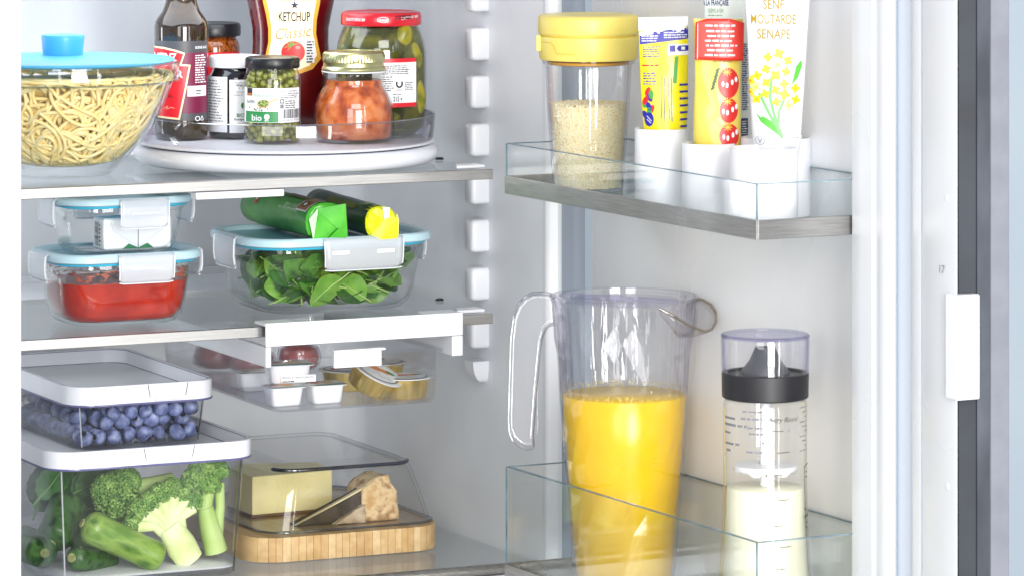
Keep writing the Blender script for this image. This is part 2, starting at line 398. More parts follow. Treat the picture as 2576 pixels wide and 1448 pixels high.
# ---- white housing panel at the left, nearer than the refrigerator
tag(MB().box(-.76, -.559, -.25, -.052, -.6, .9).build('housing_panel', M['flange'], None, bevel=.004, seg=3), 'smooth white cabinet panel along the left edge, in front of the shelves', 'panel')

# ================================================================ door, swung open about 100 degrees
DC, DS = cos(radians(62.7)), sin(radians(62.7))
EX, EN = RV * DC - FV * DS, -RV * DS - FV * DC
DX0, DD0 = .061 + DS * .016, 3.58 + DC * .016 / KD
DO = CAM + RV * DX0 + FV * (DD0 * KD)
def DR(t, b, z):
    p = DO + EX * t + EN * b; return Vector((p.x, p.y, z))
def TU(u, b):
    q = (u - U0) / FPX; return (q * (DD0 - DC / KD * b) - DX0 + DS * b) / (DC + DS / KD * q)
DRZ = atan2(EX.y, EX.x)
def rack_D(u, b=.063):
    t = TU(u, b); return DD0 - DS / KD * t - DC / KD * b
door = bpy.data.objects.new('door', None); sc.collection.objects.link(door); door.parent = fridge; door.location = DR(0, 0, 0); door.rotation_euler = (0, 0, DRZ); door.empty_display_size = .01
door['label'] = 'open white door seen from the inside, carrying two glass racks'
OB, RTE = .023, .5278
def dl(prof_ub): return [(TU(u, b + OB), -b - OB) for u, b in prof_ub]      # local x along the door, y towards its outside
Z0, Z1 = -.45, .75
wall_strip(MB(), [(-.004, .03), (-.003, .004), (.002, 0), (.2, 0), (RTE - .006, 0), (RTE - .002, -.0006), (RTE, -.003)], Z0, Z1).build('door_liner', M['door_liner'], door, smooth=50)
wall_strip(MB(), [(RTE, -.003), (RTE + .0002, -.032), (RTE + .0012, -.0360)] + dl([(2156, .0148), (2166, .0150), (2194, .0150), (2199, .0135), (2203, .0130), (2207, .0135), (2212, .0150), (2244, .0150), (2250, .0135), (2254, .008), (2256, .003)]), Z0, Z1).build('raised_rim', M['flange'], door, smooth=60)
wall_strip(MB(), dl([(2256, .003), (2264, .0045), (2276, .005), (2288, .0045), (2293, .003)]), Z0, Z1).build('gasket', mat('pale gasket', col(206, 213, 223), .5), door, smooth=60)
wall_strip(MB(), dl([(2293, .003), (2295, .010), (2298, .0120), (2316, .0120), (2319, .0085), (2321, .0085), (2324, .0120), (2404, .0120), (2408, .0112)]), Z0, Z1).build('door_edge_frame', M['flange'], door, smooth=35)
wall_strip(MB(), dl([(2408, .0112), (2412, .008), (2455, -.006), (2458, -.0062)]), Z0, Z1).build('edge_shade_strip', M['dark'], door, smooth=40)  # shade on the metal end face, painted as a near-black strip
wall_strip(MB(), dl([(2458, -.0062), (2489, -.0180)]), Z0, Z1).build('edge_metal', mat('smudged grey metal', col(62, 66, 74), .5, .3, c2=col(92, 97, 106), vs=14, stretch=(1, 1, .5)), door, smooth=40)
tdp = dl([(2491, -.0184), (2493, -.0186), (2537, -.0350), (2538, -.037)])
wall_strip(MB(), [(tdp[0][0] - .004, .0183 - OB)] + tdp + [(tdp[-1][0] - .2, .0375 - OB)], Z0, Z1).build('front_panel', mat('lilac grey panel', col(112, 114, 125), .55, c2=col(120, 122, 132), vs=40), door, smooth=30)
# white bracket on the free edge
bx0 = TU(2378, .016 + OB); BDp_ = 3.07
br = MB().box(bx0, bx0 + .018, -.0165 - OB, .0060 - OB, VZ(996, BDp_), VZ(733, BDp_))
br.build('bracket', M['white'], door, bevel=.0018, seg=3)
Flat().text('17', 0, 0, .0068, 0, 1, al='c', bold=-.006).build('number', [M['grey_ink']], door, on_plane((TU(2371, .012 + OB), -.0122 - OB, VZ(688, 3.07)), (1, 0, 0), (0, 0, 1), (0, -1, 0)))
for u_, v_ in ((2382, 497), (2384, 1218)):
    o_ = MB().lathe([(.0024, 0), (.0022, .0006), (.0012, .001), (0, .0011)], 14).build('screw_cap', M['flange'], door)
    o_.rotation_euler = (pi / 2, 0, 0); o_.location = (TU(u_, .012 + OB), -.0119 - OB, VZ(v_, 3.07))

# ---- door racks
RB = .126; RT0 = TU(1275, RB)
def rack(zb, ztrim, zglass, label):
    r = thing('door_rack', label, 'rack', DR(RT0, RB, zb), DRZ, 'glass racks on the door'); L, Dp, g = TU(1905, RB) - RT0, .1245, .003
    MB().box(g, L - g, g, Dp, 0.001, .003).build('floor_pane', M['rack_glass'], r, smooth=0)
    def pane(name, x0, x1, y0, y1):
        MB().box(x0, x1, y0, y1, .0032, zglass - .0004).build(name, M['rack_glass'], r, smooth=0)
        MB().box(x0, x1, y0, y1, zglass - .0003, zglass + .0006).build(name + '_edge', M['glass_edge'], r, smooth=0)
    pane('front_pane', .0032, L - .0032, 0, g); pane('back_pane', .0032, L - .0032, Dp - g, Dp)
    pane('end_pane', 0, .003, 0, Dp); pane('end_pane', L - .003, L, 0, Dp)
    for x in (.0, L): MB().box(x - .0007, x + .0007, -.0008, .0002, ztrim, zglass).build('corner_edge', M['glass_edge'], r, smooth=0)
    t_ = MB(); h = .0016
    t_.box(-h, L + h, -h, -.0002, 0, ztrim); t_.box(-h, -.0002, -.0001, Dp - .002, 0, ztrim); t_.box(L + .0002, L + h, -.0001, Dp - .002, 0, ztrim)
    t_.build('steel_trim', M['rack_steel'], r, bevel=.0005)
    return r
rack(CAMZ - .3915, .0165, .0462, 'upper door rack with low glass panes, holding the yellow-lidded shaker and tubes')
rack(CAMZ - .7490, .0170, .1060, 'lower door rack with tall glass panes, holding the juice pitcher and dressing shaker')
RZU, RZL = CAMZ - .3915 + .003, CAMZ - .7490 + .003       # rack floors

# ---- wall far behind the door
p = UD(2700, 4.3, 0)
o_ = MB().box(-.6, 1.2, 0, .05, -1.2, 1.6).build('wall', mat('pale blue wall', col(182, 195, 206), .7, c2=col(176, 189, 201), vs=4), None); o_.location = p; o_.rotation_euler = (0, 0, -TH); o_['kind'] = 'structure'
# ================================================================ upper shelf
# ---- turntable
TD = 3.664; tt_loc = UD(720, TD, Z_TOP); TZ = Z_TOP + .0228
tt = thing('turntable', 'white round turntable with a clear rim, carrying jars and bottles on the upper shelf', 'turntable', tt_loc); tt.scale = (1.028, 1.028, 1)
MB().lathe([(.128, .0012), (.1350, .0016), (.1405, .004), (.1436, .0085), (.1440, .0120), (.1430, .0152), (.1400, .0178), (.134, .0188), (0, .0188)], 96).build('base', M['white_gloss'], tt, smooth=60)
MB().lathe([(.118, .0196), (.1345, .0198), (.1388, .0206), (.1398, .0216), (.1388, .0225), (.1300, .0225), (0, .0225)], 96).build('tray', mat('tray mat', col(232, 233, 238), .4, c2=col(222, 224, 230), vs=260, bump=.2, bs=1500), tt, smooth=60)
MB().lathe([(.1330, .0187), (.1335, .0198)], 96, cap0=False, cap1=False).build('bearing_gap', M['dark'], tt)
MB().lathe([(.1375, .0228), (.1388, .026), (.1398, .035), (.1404, .0462), (.1400, .0472), (.1392, .0474), (.1385, .0465), (.1378, .035), (.1366, .0262), (.1352, .0232)], 128, cap0=False, cap1=False).build('clear_rim', clear('rim plastic', (.90, .90, .92), (.42, .42, .52), f0=.06, rough=.03, power=3), tt, smooth=60)
MB().lathe([(.1401, .0469), (.1406, .0474), (.1398, .0480), (.1391, .0474)], 128, cap0=False, cap1=False).build('rim_lip', clear('rim lip', (.55, .55, .60), (.4, .4, .46), f0=.35, rough=.08, power=2), tt, smooth=60)

# ---- glass bowl of spaghetti
BD = 3.554; bw_loc = UD(160, BD, Z_TOP + .0004); kb = BD / FPX
bowl = thing('glass_bowl', 'round glass mixing bowl holding cooked spaghetti on the upper shelf', 'bowl', bw_loc, -TH)
vb0 = FPX * (CAMZ - Z_TOP) / BD + HZ
outer = [(115, 452), (120, 444), (131, 432), (160, 405), (198, 364), (228, 320), (255, 266), (272, 222), (276, 214), (289, 209), (291, 200), (291, 172), (288, 167)]
op = [(r * kb, max(0.0006, (vb0 - v) * kb + .003)) for r, v in outer]
ip = [(r - .0038, z) for r, z in reversed(op[2:-1])]
ip = [(r, z) for r, z in ip if z > .012]
MB().lathe([(0, .0005), (.030, .0008), (.036, .0003)] + op + [(op[-1][0] - .003, op[-1][1] + .0004)] + ip + [(.034, .0095), (0, .0085)], 96, cap0=False, cap1=False).build('bowl_wall', M['glass_thick'], bowl, smooth=50)
MB().lathe([(op[9][0] - .0005, op[9][1] - .0012), (op[9][0] + .0004, op[9][1] - .0004), (op[9][0] - .0002, op[9][1] + .0006), (op[9][0] - .0014, op[9][1])], 96, cap0=False, cap1=False).build('rim_bead', clear('green glass bead', (.55, .62, .58), (.2, .28, .25), f0=.1, rough=.03, power=2), bowl, smooth=60)
inner_tab = sorted([(z, r) for r, z in ip] + [(.0095, .030)])
rnd = random.Random(5)
sp = MB()
for s_i in range(210):
    lay = rnd.random() ** 1.3 * .015
    a = rnd.uniform(-2.15, 2.15); h = rnd.uniform(.014, .092); hd = rnd.uniform(0, 2 * pi); kap = 0; pts = []
    bias = rnd.choice((-1, 1)) * rnd.choice((0, 28, 55, 85)); ph = rnd.uniform(0, 9); tgt = bias
    for i in range(52):
        r = max(.01, interp(inner_tab, h) - .0023 - lay - .0016 * (1 + sin(i * .31 + ph)) * .8)
        pts.append((r * sin(a), -r * cos(a), h))
        if i % 9 == 0: tgt = bias + rnd.uniform(-75, 75)
        kap += (tgt - kap) * .25
        if h > .088 and sin(hd) > 0: hd += -.32 if cos(hd) > 0 else .32
        if h < .017 and sin(hd) < 0: hd += .32 if cos(hd) > 0 else -.32
        hd += kap * .0036
        a += cos(hd) * .0036 / max(r, .02); h = min(.0945, max(.0125, h + sin(hd) * .0036))
    sp.tube(pts, .00185, 7)
spm = mat('spaghetti', col(244, 216, 142), .24, c2=col(250, 232, 174), vs=90, sss=.2)
o_ = sp.build('spaghetti', spm, None, smooth=80); o_.location = bw_loc + Vector((0, 0, 0)); o_.rotation_euler = (0, 0, -TH)
tag(o_, 'tangle of cooked spaghetti filling the glass bowl', 'spaghetti', kind='stuff')
core = [(0, .011)] + [(max(.004, interp(inner_tab, z) - .019), z) for z in (.012, .03, .05, .07, .088)] + [(0, .0905)]
c_ = MB().lathe(core, 40, cap0=False, cap1=False).build('spaghetti_core', mat('spaghetti mass', col(214, 180, 100), .5, c2=col(234, 204, 130), vs=120, bump=.8, bs=180), o_, smooth=60)
# lid
zr = op[-1][1]
lid = thing('silicone_lid', 'sky blue silicone lid with a round knob on the pasta bowl', 'lid', bw_loc + Vector((0, 0, zr + .0012)), -TH)
rl = op[-1][0] - .0042
MB().lathe([(0, -.001), (rl * .96, -.001), (rl, 0), (rl + .001, .0012), (rl, .0024), (rl * .93, .0028), (rl * .5, .0050), (.026, .0062), (0, .0062)], 96, cap0=False, cap1=False).build('disc', mat('blue silicone', col(84, 178, 222), .42, c2=col(92, 186, 228), vs=20), lid, smooth=50)
kn = MB().lathe([(.0185, .0058), (.0188, .0075), (.0200, .0200), (.0203, .0238), (.0196, .0250), (.012, .0256), (0, .0256)], 56, cap0=False, cap1=False).build('knob', mat('blue silicone knob', col(76, 170, 218), .36), lid, smooth=50)
kn.location = (-.0007, 0, 0)

# ---- jars and bottles on the turntable
def zs_of(D, zb): return lambda v: VZ(v, D) - zb
def put_thing(name, label, cat, u, D, zb, group=None):
    return thing(name, label, cat, UD(u, D, zb), -TH, group)
def prof_px(rows, D, zb): return [(hw * D / FPX, VZ(v, D) - zb) for hw, v in rows]

# brown sauce bottle
D = 3.666; z = zs_of(D, TZ); zf = zs_of(D - .026, TZ); k = D / FPX; kf = (D - .026) / FPX
b = put_thing('sauce_bottle', 'tall dark brown sauce bottle with a red shield label beside the pasta bowl', 'bottle', 456, D, TZ)
M['brown_glass'] = mat('dark brown glass', col(34, 24, 18), .06, c2=col(62, 46, 28), vs=38, coat=.5, lo=.45, hi=.75)
pr = [(.020, .0006), (.0235, .0008), (.0252, .003)] + prof_px([(67, 330), (67.5, 308), (67.5, 104), (68.5, 92), (68.5, 66), (66, 55), (58, 42), (48, 29), (42, 14), (39, 0), (37, -40), (35, -120)], D, TZ) + prof_px([(36, -121), (36, -150), (0, -151)], D, TZ)
MB().lathe(pr, 56, cap1=False).build('bottle', M['brown_glass'], b, smooth=45)
mm = [mat('charcoal label', col(74, 74, 78), .4), mat('plum label', col(112, 28, 62), .4), mat('cream label edge', col(232, 216, 178), .4), M['red'], M['paper'], M['ink']]
F = Flat(1)
X = lambda cx: (335.8 + cx * .2636 - 456) * kf
Y = lambda cy_: zf(cy_ * .2636)
F.rect(-.0256, Y(1160), .0256, Y(398), 0, 0)
F.rect(X(440), Y(1090), .0256, Y(512), 1, 1)
sh = [(196, 452), (300, 456), (420, 480), (513, 512), (478, 616), (564, 626), (525, 850), (462, 1150), (235, 1132), (215, 900)]
F.poly([(X(a), Y(c)) for a, c in sh], 2, 2)
sh2 = [(196, 468), (300, 474), (410, 496), (494, 524), (456, 634), (546, 640), (508, 850), (448, 1132), (240, 1114), (218, 900)]
F.poly([(X(a), Y(c)) for a, c in sh2], 3, 3)
F.text('HEINZ', X(202), Y(590), Y(0) - Y(76), 4, 4, fit=X(432) - X(202), bold=.03)
F.text('R', X(436), Y(745), Y(0) - Y(66), 4, 4, fit=X(494) - X(440), bold=.03)
F.text('AL', X(345), Y(938), Y(0) - Y(30), 5, 4, bold=.01)
F.line([(X(300), Y(1045)), (X(345), Y(1020)), (X(330), Y(1050)), (X(380), Y(1030)), (X(410), Y(1040))], .0003, 2, 4)
F.text('KRUIDIGE SAUS', X(606), Y(474), Y(0) - Y(24), 4, 3, fit=X(704) - X(606), bold=.02)
F.micro(X(606), X(702), Y(800), Y(520), 12, 4, 3, 4, .5, .15)
F.rect(X(535), Y(928), X(700), Y(828), 4, 3); F.ring(X(570), Y(882), X(595) - X(570), X(595) - X(570), .0004, 5, 4); F.micro(X(612), X(668), Y(905), Y(860), 2, 5, 4, 2)
F.ring(X(628), Y(1142), X(652) - X(628), X(652) - X(628), .0008, 4, 3); F.line([(X(655), Y(1160)), (X(667), Y(1118)), (X(679), Y(1160)), (X(655), Y(1160))], .0005, 4, 3)
F.build('label', mm, b, on_oval(67.5 * k))

# white-lidded jar of dark syrup
D = 3.68; z = zs_of(D, TZ); k = D / FPX; zf = zs_of(D - .026, TZ)
b = put_thing('syrup_jar', 'squat jar of black syrup with a white screw lid beside the brown bottle', 'jar', 592, D, TZ)
MB().lathe([(.021, .0004), (.0245, .0008), (.0262, .004)] + prof_px([(67.5, 320), (67.5, 205), (66, 192), (60, 180), (57, 172), (57, 160)], D, TZ), 48).build('jar', mat('black syrup behind glass', col(18, 16, 20), .07, c2=col(30, 26, 32), vs=30, coat=.6), b, smooth=45)
MB().lathe(prof_px([(60, 168), (66, 168), (67, 165), (67, 146), (66, 142), (63, 140), (60, 140.6), (0, 140.6)], D, TZ), 64, cap1=False).build('lid', M['white'], b, smooth=45)
F = Flat(); kf = (D - .026) / FPX
X = lambda cx: (335.8 + cx * .2636 - 592) * kf
Y = lambda cy_: zf(cy_ * .2636)
F.rect(X(712), Y(1270), X(910), Y(742), 0, 0); F.rect(X(932), Y(1275), X(1240), Y(768), 0, 0)
F.micro(X(718), X(895), Y(1170), Y(760), 15, 1, 1, 8, .45, .5)
F.text('Produzent', X(980), Y(805), Y(0) - Y(22), 1, 1); F.text('Wehntal', X(994), Y(832), Y(0) - Y(24), 2, 1, bold=.02); F.text('E. Bo', X(1020), Y(858), Y(0) - Y(22), 1, 1); F.text('CH-8162', X(994), Y(896), Y(0) - Y(22), 1, 1); F.text('www.b', X(970), Y(922), Y(0) - Y(22), 1, 1)
F.text('BIO', X(1002), Y(1122), Y(0) - Y(32), 3, 1, bold=.03); F.text('Knospe', X(978), Y(1155), Y(0) - Y(22), 2, 1, bold=.02); F.text('8162', X(1015), Y(1200), Y(0) - Y(22), 1, 1)
F.ell(X(1062), Y(1015), X(20) - X(0), Y(0) - Y(30), 3, 1)
F.build('label', [M['paper'], M['grey_ink'], M['ink'], mat('green ink', col(52, 120, 60), .5)], b, on_oval(67.5 * k))

# jar with black lid and red label, at the back
D = 3.765; z = zs_of(D, TZ); k = D / FPX
b = put_thing('relish_jar', 'tall jar of red brown relish with a black lid behind the brown bottle', 'jar', 533, D, TZ)
MB().lathe([(.023, .0004), (.026, .001), (.0275, .004)] + prof_px([(70, 300), (70, 118), (68, 108), (64, 100), (60, 97), (62, 94), (59, 88)], D, TZ), 48).build('jar', mat('relish behind glass', col(92, 38, 14), .1, c2=col(158, 84, 30), c3=col(60, 24, 10), vs=170, coat=.5), b, smooth=45)
MB().lathe(prof_px([(66, 90), (72, 90), (73, 86), (73, 66), (70, 59), (66, 57.5), (62, 58.5), (0, 58.5)], D, TZ), 56, cap1=False).build('lid', M['black'], b, smooth=40)
F = Flat(); F.rect(-.0272, z(300), .0272, z(128), 0, 0); F.build('label', [mat('bright red label', col(214, 28, 40), .4)], b, on_oval(70 * k))

# ketchup squeeze bottle
D = 3.735; z = zs_of(D, TZ); k = D / FPX
b = put_thing('ketchup_bottle', 'dark red squeeze bottle of ketchup with a cream label behind the caper jar', 'bottle', 731, D, TZ)
ktab = sorted([(z(v), hw * k) for hw, v in ((78, 318), (86, 312), (90, 290), (92, 240), (94, 190), (97, 140), (95, 105), (96, 70), (104, 30), (110, 0), (112, -40), (100, -90), (70, -120), (30, -140))])
ktab = [(max(.0006, a), c) for a, c in ktab]
MB().lathe([(c, a) for a, c in ktab], 56, sy=.62).build('bottle', mat('ketchup in plastic', col(96, 10, 14), .18, c2=col(64, 6, 12), vs=22, coat=.25), b, smooth=60)
MB().lathe([(.012, z(-138)), (.012, z(-190)), (0, z(-191))], 32, cap1=False).build('cap', M['white'], b)
mm = [mat('gold label edge', col(214, 158, 62), .35), mat('cream label', col(248, 232, 190), .4), M['ink'], mat('script brown', col(190, 120, 40), .4), mat('tomato red', col(212, 30, 34), .35), mat('leaf print', col(86, 140, 50), .4), M['paper'], mat('star blue', col(28, 36, 72), .4), mat('tomato light', col(236, 120, 110), .35)]
F = Flat(); Db = D - .026; kf = Db / FPX; zf = zs_of(Db, TZ)
X = lambda cx: (335.8 + cx * .2636 - 731) * kf
Y = lambda cy_: zf(cy_ * .2636)
lab = [(1222, -260), (1240, 0), (1275, 150), (1296, 290), (1296, 410), (1268, 540), (1240, 640), (1330, 700), (1470, 722), (1600, 712), (1720, 670), (1800, 570), (1772, 440), (1752, 330), (1758, 200), (1790, 40), (1815, -260)]
F.poly([(X(a), Y(c)) for a, c in lab], 0, 0)
F.poly([(X(1518 + (a - 1518) * .86), Y(c if c < 0 else 20 + (c - 20) * .945)) for a, c in lab], 1, 1)
F.text('KETCHUP', X(1396), Y(208), Y(0) - Y(88), 2, 2, fit=X(1698) - X(1396), bold=.02)
F.text('Classic', X(1372), Y(386), Y(0) - Y(105), 3, 2, fit=X(1716) - X(1372), shear=.35, rot=.10, bold=-.005)
F.text('HEINZ', X(1350), Y(6), Y(0) - Y(90), 2, 2, fit=X(1720) - X(1350), bold=.03)
st = [(X(1551) + (X(44) - X(0)) * (1 if i % 2 == 0 else .42) * sin(i * pi / 5), Y(55) + (X(44) - X(0)) * (1 if i % 2 == 0 else .42) * cos(i * pi / 5)) for i in range(10)]
for i in range(10): F.poly([(X(1551), Y(55)), st[i], st[(i + 1) % 10]], 7, 2)
F.ell(X(1534), Y(505), X(114) - X(0), Y(0) - Y(106), 4, 2, 28); F.ell(X(1580), Y(460), X(24) - X(0), Y(0) - Y(16), 8, 3)
for a_ in (200, 150, 100, 60, 20, 240):
    ca, sa = cos(radians(a_)), sin(radians(a_)); cx, cy0 = X(1518), Y(440); L = X(88) - X(0)
    F.poly([(cx - sa * .0008, cy0 + ca * .0008), (cx + ca * L, cy0 + sa * L * .8), (cx + sa * .0008, cy0 - ca * .0008)], 5, 4)
F.rect(X(1656), Y(610), X(1738), Y(382), 6, 2); F.micro(X(1662), X(1732), Y(606), Y(388), 8, 2, 3, 6, .55, .2)
F.build('label', mm, b, on_oval(lambda q: interp(ktab, q), lambda q: interp(ktab, q) * .62))

# pickle jar
D = 3.697; z = zs_of(D, TZ); k = D / FPX
pj = put_thing('pickle_jar', 'large jar of green pickles with a red lid and white label', 'jar', 959, D, TZ)
prx = [(104, 322), (111, 315), (114, 300), (114, 165), (113, 130), (109, 105), (101, 80), (95, 66), (93, 58), (95, 56), (93, 50)]
pp = prof_px(prx, D, TZ); pp = [(r, max(zz, .0012)) for r, zz in pp]
MB().lathe([(.030, .0006)] + pp, 64).build('glass', M['glass'], pj, smooth=45)
MB().lathe([(.030, .0016)] + [(r - .0016, max(zz, .002)) for r, zz in pp[:-3]], 56).build('brine', clear('green brine', (.62, .64, .22), (.40, .42, .10), rough=.1, power=2, milk=.16, milkc=col(86, 92, 20)), pj, smooth=60)
MB().lathe([(.0, .004)] + [(r * .55, max(zz, .004)) for r, zz in pp[:-3]] + [(0, z(60))], 32, cap0=False, cap1=False).build('pickle_mass', mat('deep pickle mass', col(40, 44, 12), .5, c2=col(84, 88, 26), vs=60), pj, smooth=60)
MB().lathe(prof_px([(95, 62), (100, 62), (102, 58), (101, 37), (98, 31), (93, 29), (88, 31), (0, 31)], D, TZ), 72, cap1=False).build('lid', mat('red lid', col(190, 22, 38), .24, c2=col(200, 30, 46), vs=20, coat=.3), pj, smooth=40)
F = Flat(); Rl = 101.5 * k; zf = zs_of(D - Rl, TZ); kf = (D - Rl) / FPX
X = lambda cx: (763.3 + cx * .3163 - 960) * kf
Y = lambda cy_: zf(cy_ * .3163 + 2)
F.text('QUALITÉ DEPUIS 1859', X(345), Y(170), Y(0) - Y(22), 0, 1, fit=X(502) - X(345), bold=.02)
F.ell(X(645), Y(158), X(47) - X(0), Y(0) - Y(23), 0, 1); F.ell(X(645), Y(158), X(43) - X(0), Y(0) - Y(19), 1, 2); F.text('chirat', X(645), Y(170), Y(0) - Y(22), 0, 3, fit=X(76) - X(0), al='c', bold=.03)
F.text('QUALITÄT SEIT 1859', X(790), Y(160), Y(0) - Y(20), 0, 1, fit=X(922) - X(790), bold=.02, rot=.10); F.micro(X(745), X(880), Y(155), Y(115), 2, 2, 2, 4)
F.build('lid_print', [M['paper'], mat('lid red', col(196, 26, 42), .3), M['ink']], pj, on_oval(Rl))
F = Flat(); Rl = 114.2 * k; zf = zs_of(D - Rl, TZ); kf = (D - Rl) / FPX
F.rect(X(560), Y(856), X(908), Y(468), 1, 0); F.rect(X(560), Y(822), X(908), Y(500), 0, 1)
F.micro(X(640), X(860), Y(592), Y(515), 5, 2, 2, 3, .5, .12); F.micro(X(640), X(735), Y(724), Y(600), 7, 2, 2, 5, .5, .3); F.micro(X(820), X(888), Y(722), Y(650), 5, 2, 2, 7, .5, .3)
F.line([(X(756), Y(652)), (X(756), Y(684)), (X(776), Y(700)), (X(798), Y(684)), (X(798), Y(652))], X(14) - X(0), 2, 2); F.text('Unilever', X(776), Y(724), Y(0) - Y(14), 2, 2, fit=X(56) - X(0), al='c', shear=.3)
F.text('215 g', X(728), Y(808), Y(0) - Y(38), 2, 2, fit=X(800) - X(728), bold=.02); F.micro(X(726), X(795), Y(758), Y(745), 1, 2, 2, 1)
F.build('label', [M['paper'], M['red'], M['ink']], pj, on_oval(Rl))
# gherkins
def gherkin(L, r, seed, bumps=.06):
    rn = random.Random(seed); rows = []; n = 14; off = Vector((rn.random() * 9, 0, 0))
    for i in range(15):
        t = i / 14; rad = r * (sin(pi * min(max(t, .001), .999)) ** .42); bend = .10 * L * sin(pi * t)
        rows.append([(rad * cos(2 * pi * j / n) * (1 + bumps * mnoise.noise(Vector((cos(2 * pi * j / n) * 2, sin(2 * pi * j / n) * 2, t * 7)) + off)) + bend, rad * sin(2 * pi * j / n) * (1 + bumps * mnoise.noise(Vector((cos(2 * pi * j / n) * 2, sin(2 * pi * j / n) * 2, t * 7)) + off)), (t - .5) * L) for j in range(n)])
    return MB().grid(rows, 0, True, True, True)
gm = mat('gherkin skin', col(104, 108, 24), .3, c2=col(150, 140, 34), c3=col(70, 82, 20), vs=45, bump=.25, bs=260)
gp = [((.010, -.021, z(100)), (.5, .9, .2), .050, .0135), ((.0005, -.027, z(140)), (.2, .3, .1), .03, .0095), ((.026, -.017, z(150)), (.3, 0, .3), .045, .0105), ((-.020, -.022, z(112)), (1.3, .2, 1.2), .05, .0105), ((.027, -.013, z(250)), (.1, .1, 0), .06, .011), ((-.002, -.029, z(300)), (1.4, 0, 1.4), .045, .009), ((-.028, -.012, z(175)), (.2, .2, 0), .055, .011)]
for i, (lc, rt, L, r) in enumerate(gp):
    o_ = gherkin(L, r, i).build('pickle', gm, None, smooth=80); o_.rotation_euler = (rt[0], rt[1], rt[2] - TH)
    o_.location = pj.location + Matrix.Rotation(-TH, 3, 'Z') @ Vector(lc)
    tag(o_, ('plump yellowish pickle at the upper right of the red-lidded jar', 'small pickle end peeking out above the white jar label', 'slim upright pickle at the right wall of the red-lidded jar', 'pickle lying crosswise high at the left of the red-lidded jar', 'upright pickle low at the right wall of the red-lidded jar', 'pickle lying on the floor of the red-lidded jar', 'upright pickle at the left wall of the red-lidded jar')[i], 'pickle', 'gherkins in the pickle jar')

# caper jar
D = 3.632; z = zs_of(D, TZ); k = D / FPX
cj = put_thing('caper_jar', 'small jar of green capers with a black lid and a green and white label', 'jar', 685, D, TZ)
pp = [(r, max(zz, .0008)) for r, zz in prof_px([(62, 358), (70, 354), (72, 346), (72, 206), (71, 194), (66, 180), (64, 172), (64, 166)], D, TZ)]
MB().lathe([(.020, .0005)] + pp, 56).build('glass', M['glass'], cj, smooth=45)
MB().lathe([(0, .003)] + [(r - .0062, max(zz, .004)) for r, zz in pp[1:-1]] + [(0, z(176))], 40, cap0=False, cap1=False).build('brine', mat('caper brine', col(58, 60, 18), .2, c2=col(96, 98, 34), vs=150), cj, smooth=60)
MB().lathe(prof_px([(60, 171), (67, 171), (69, 168), (69, 150), (67, 145), (62, 143), (58, 144.5), (0, 144.5)], D, TZ), 64, cap1=False).build('lid', M['black'], cj, smooth=40)
F = Flat(); Rl = 72.2 * k; zf = zs_of(D - Rl, TZ); kf = (D - Rl) / FPX
X = lambda cx: (335.8 + cx * .2636 - 685) * kf
Y = lambda cy_: zf(cy_ * .2636)
F.rect(X(1066), Y(1180), X(1588), Y(850), 0, 0); F.rect(X(1080), Y(1176), X(1398), Y(1072), 1, 1)
F.rect(X(1094), Y(924), X(1145), Y(852), 2, 1); F.text('coop', X(1098), Y(914), Y(0) - Y(20), 3, 2, fit=X(1142) - X(1098), bold=.03)
F.text('naturaplan', X(1162), Y(932), Y(0) - Y(36), 1, 1, fit=X(1376) - X(1162)); F.text('KAPERN', X(1092), Y(998), Y(0) - Y(36), 2, 1, fit=X(1174) - X(1092))
F.ell(X(1252), Y(1000), X(62) - X(0), Y(0) - Y(42), 4, 1, 20, .15); F.line([(X(1300), Y(985)), (X(1392), Y(950))], X(18) - X(0), 4, 1); F.ell(X(1252), Y(994), X(52) - X(0), Y(0) - Y(32), 5, 2, 18, .15)
rn = random.Random(3)
for i in range(14): F.ell(X(1252 + rn.uniform(-42, 42)), Y(992 + rn.uniform(-22, 22)), X(9) - X(0), X(9) - X(0), 6, 3, 8)
for i in range(12): F.ell(X(rn.uniform(1090, 1300)), Y(rn.uniform(1030, 1062)), X(8) - X(0), X(8) - X(0), 5, 1, 8)
F.text('bio', X(1140), Y(1160), Y(0) - Y(58), 0, 2, fit=X(1236) - X(1140), bold=.01); F.ell(X(1287), Y(1122), X(26) - X(0), X(26) - X(0), 0, 2); F.text('BIO', X(1287), Y(1166), Y(0) - Y(18), 0, 2, al='c', bold=.02)
F.ring(X(1364), Y(1022), X(22) - X(0), X(22) - X(0), .0002, 7, 1); F.text('VEGAN', X(1364), Y(1062), Y(0) - Y(14), 7, 1, al='c')
F.text('Kapern in Essigaufguss', X(1414), Y(885), Y(0) - Y(16), 2, 1, fit=X(1568) - X(1414)); F.micro(X(1414), X(1582), Y(945), Y(892), 3, 7, 1, 5, .55, .1)
F.rect(X(1414), Y(996), X(1452), Y(955), 2, 1); F.ell(X(1433), Y(975), X(13) - X(0), X(13) - X(0), 0, 2); F.rect(X(1414), Y(1044), X(1448), Y(1004), 7, 1); F.micro(X(1462), X(1580), Y(1042), Y(960), 4, 2, 1, 6, .5, .3)
F.barcode(X(1442), X(1586), Y(1140), Y(1052), 2, 1); F.text('7 613413 729', X(1416), Y(1166), Y(0) - Y(18), 2, 1, fit=X(1584) - X(1416))
F.build('label', [M['paper'], mat('label green', col(44, 132, 72), .4), M['ink'], mat('orange print', col(240, 130, 30), .4), mat('wood print', col(200, 168, 120), .4), mat('caper print', col(84, 108, 50), .4), mat('caper print light', col(150, 170, 100), .4), M['grey_ink']], cj, on_oval(Rl))
cap_m = mat('caper', col(104, 112, 38), .3, rnd=.3, c2=col(150, 154, 70), c3=col(88, 96, 30), vs=260, bump=.3, bs=500)
cmes = []
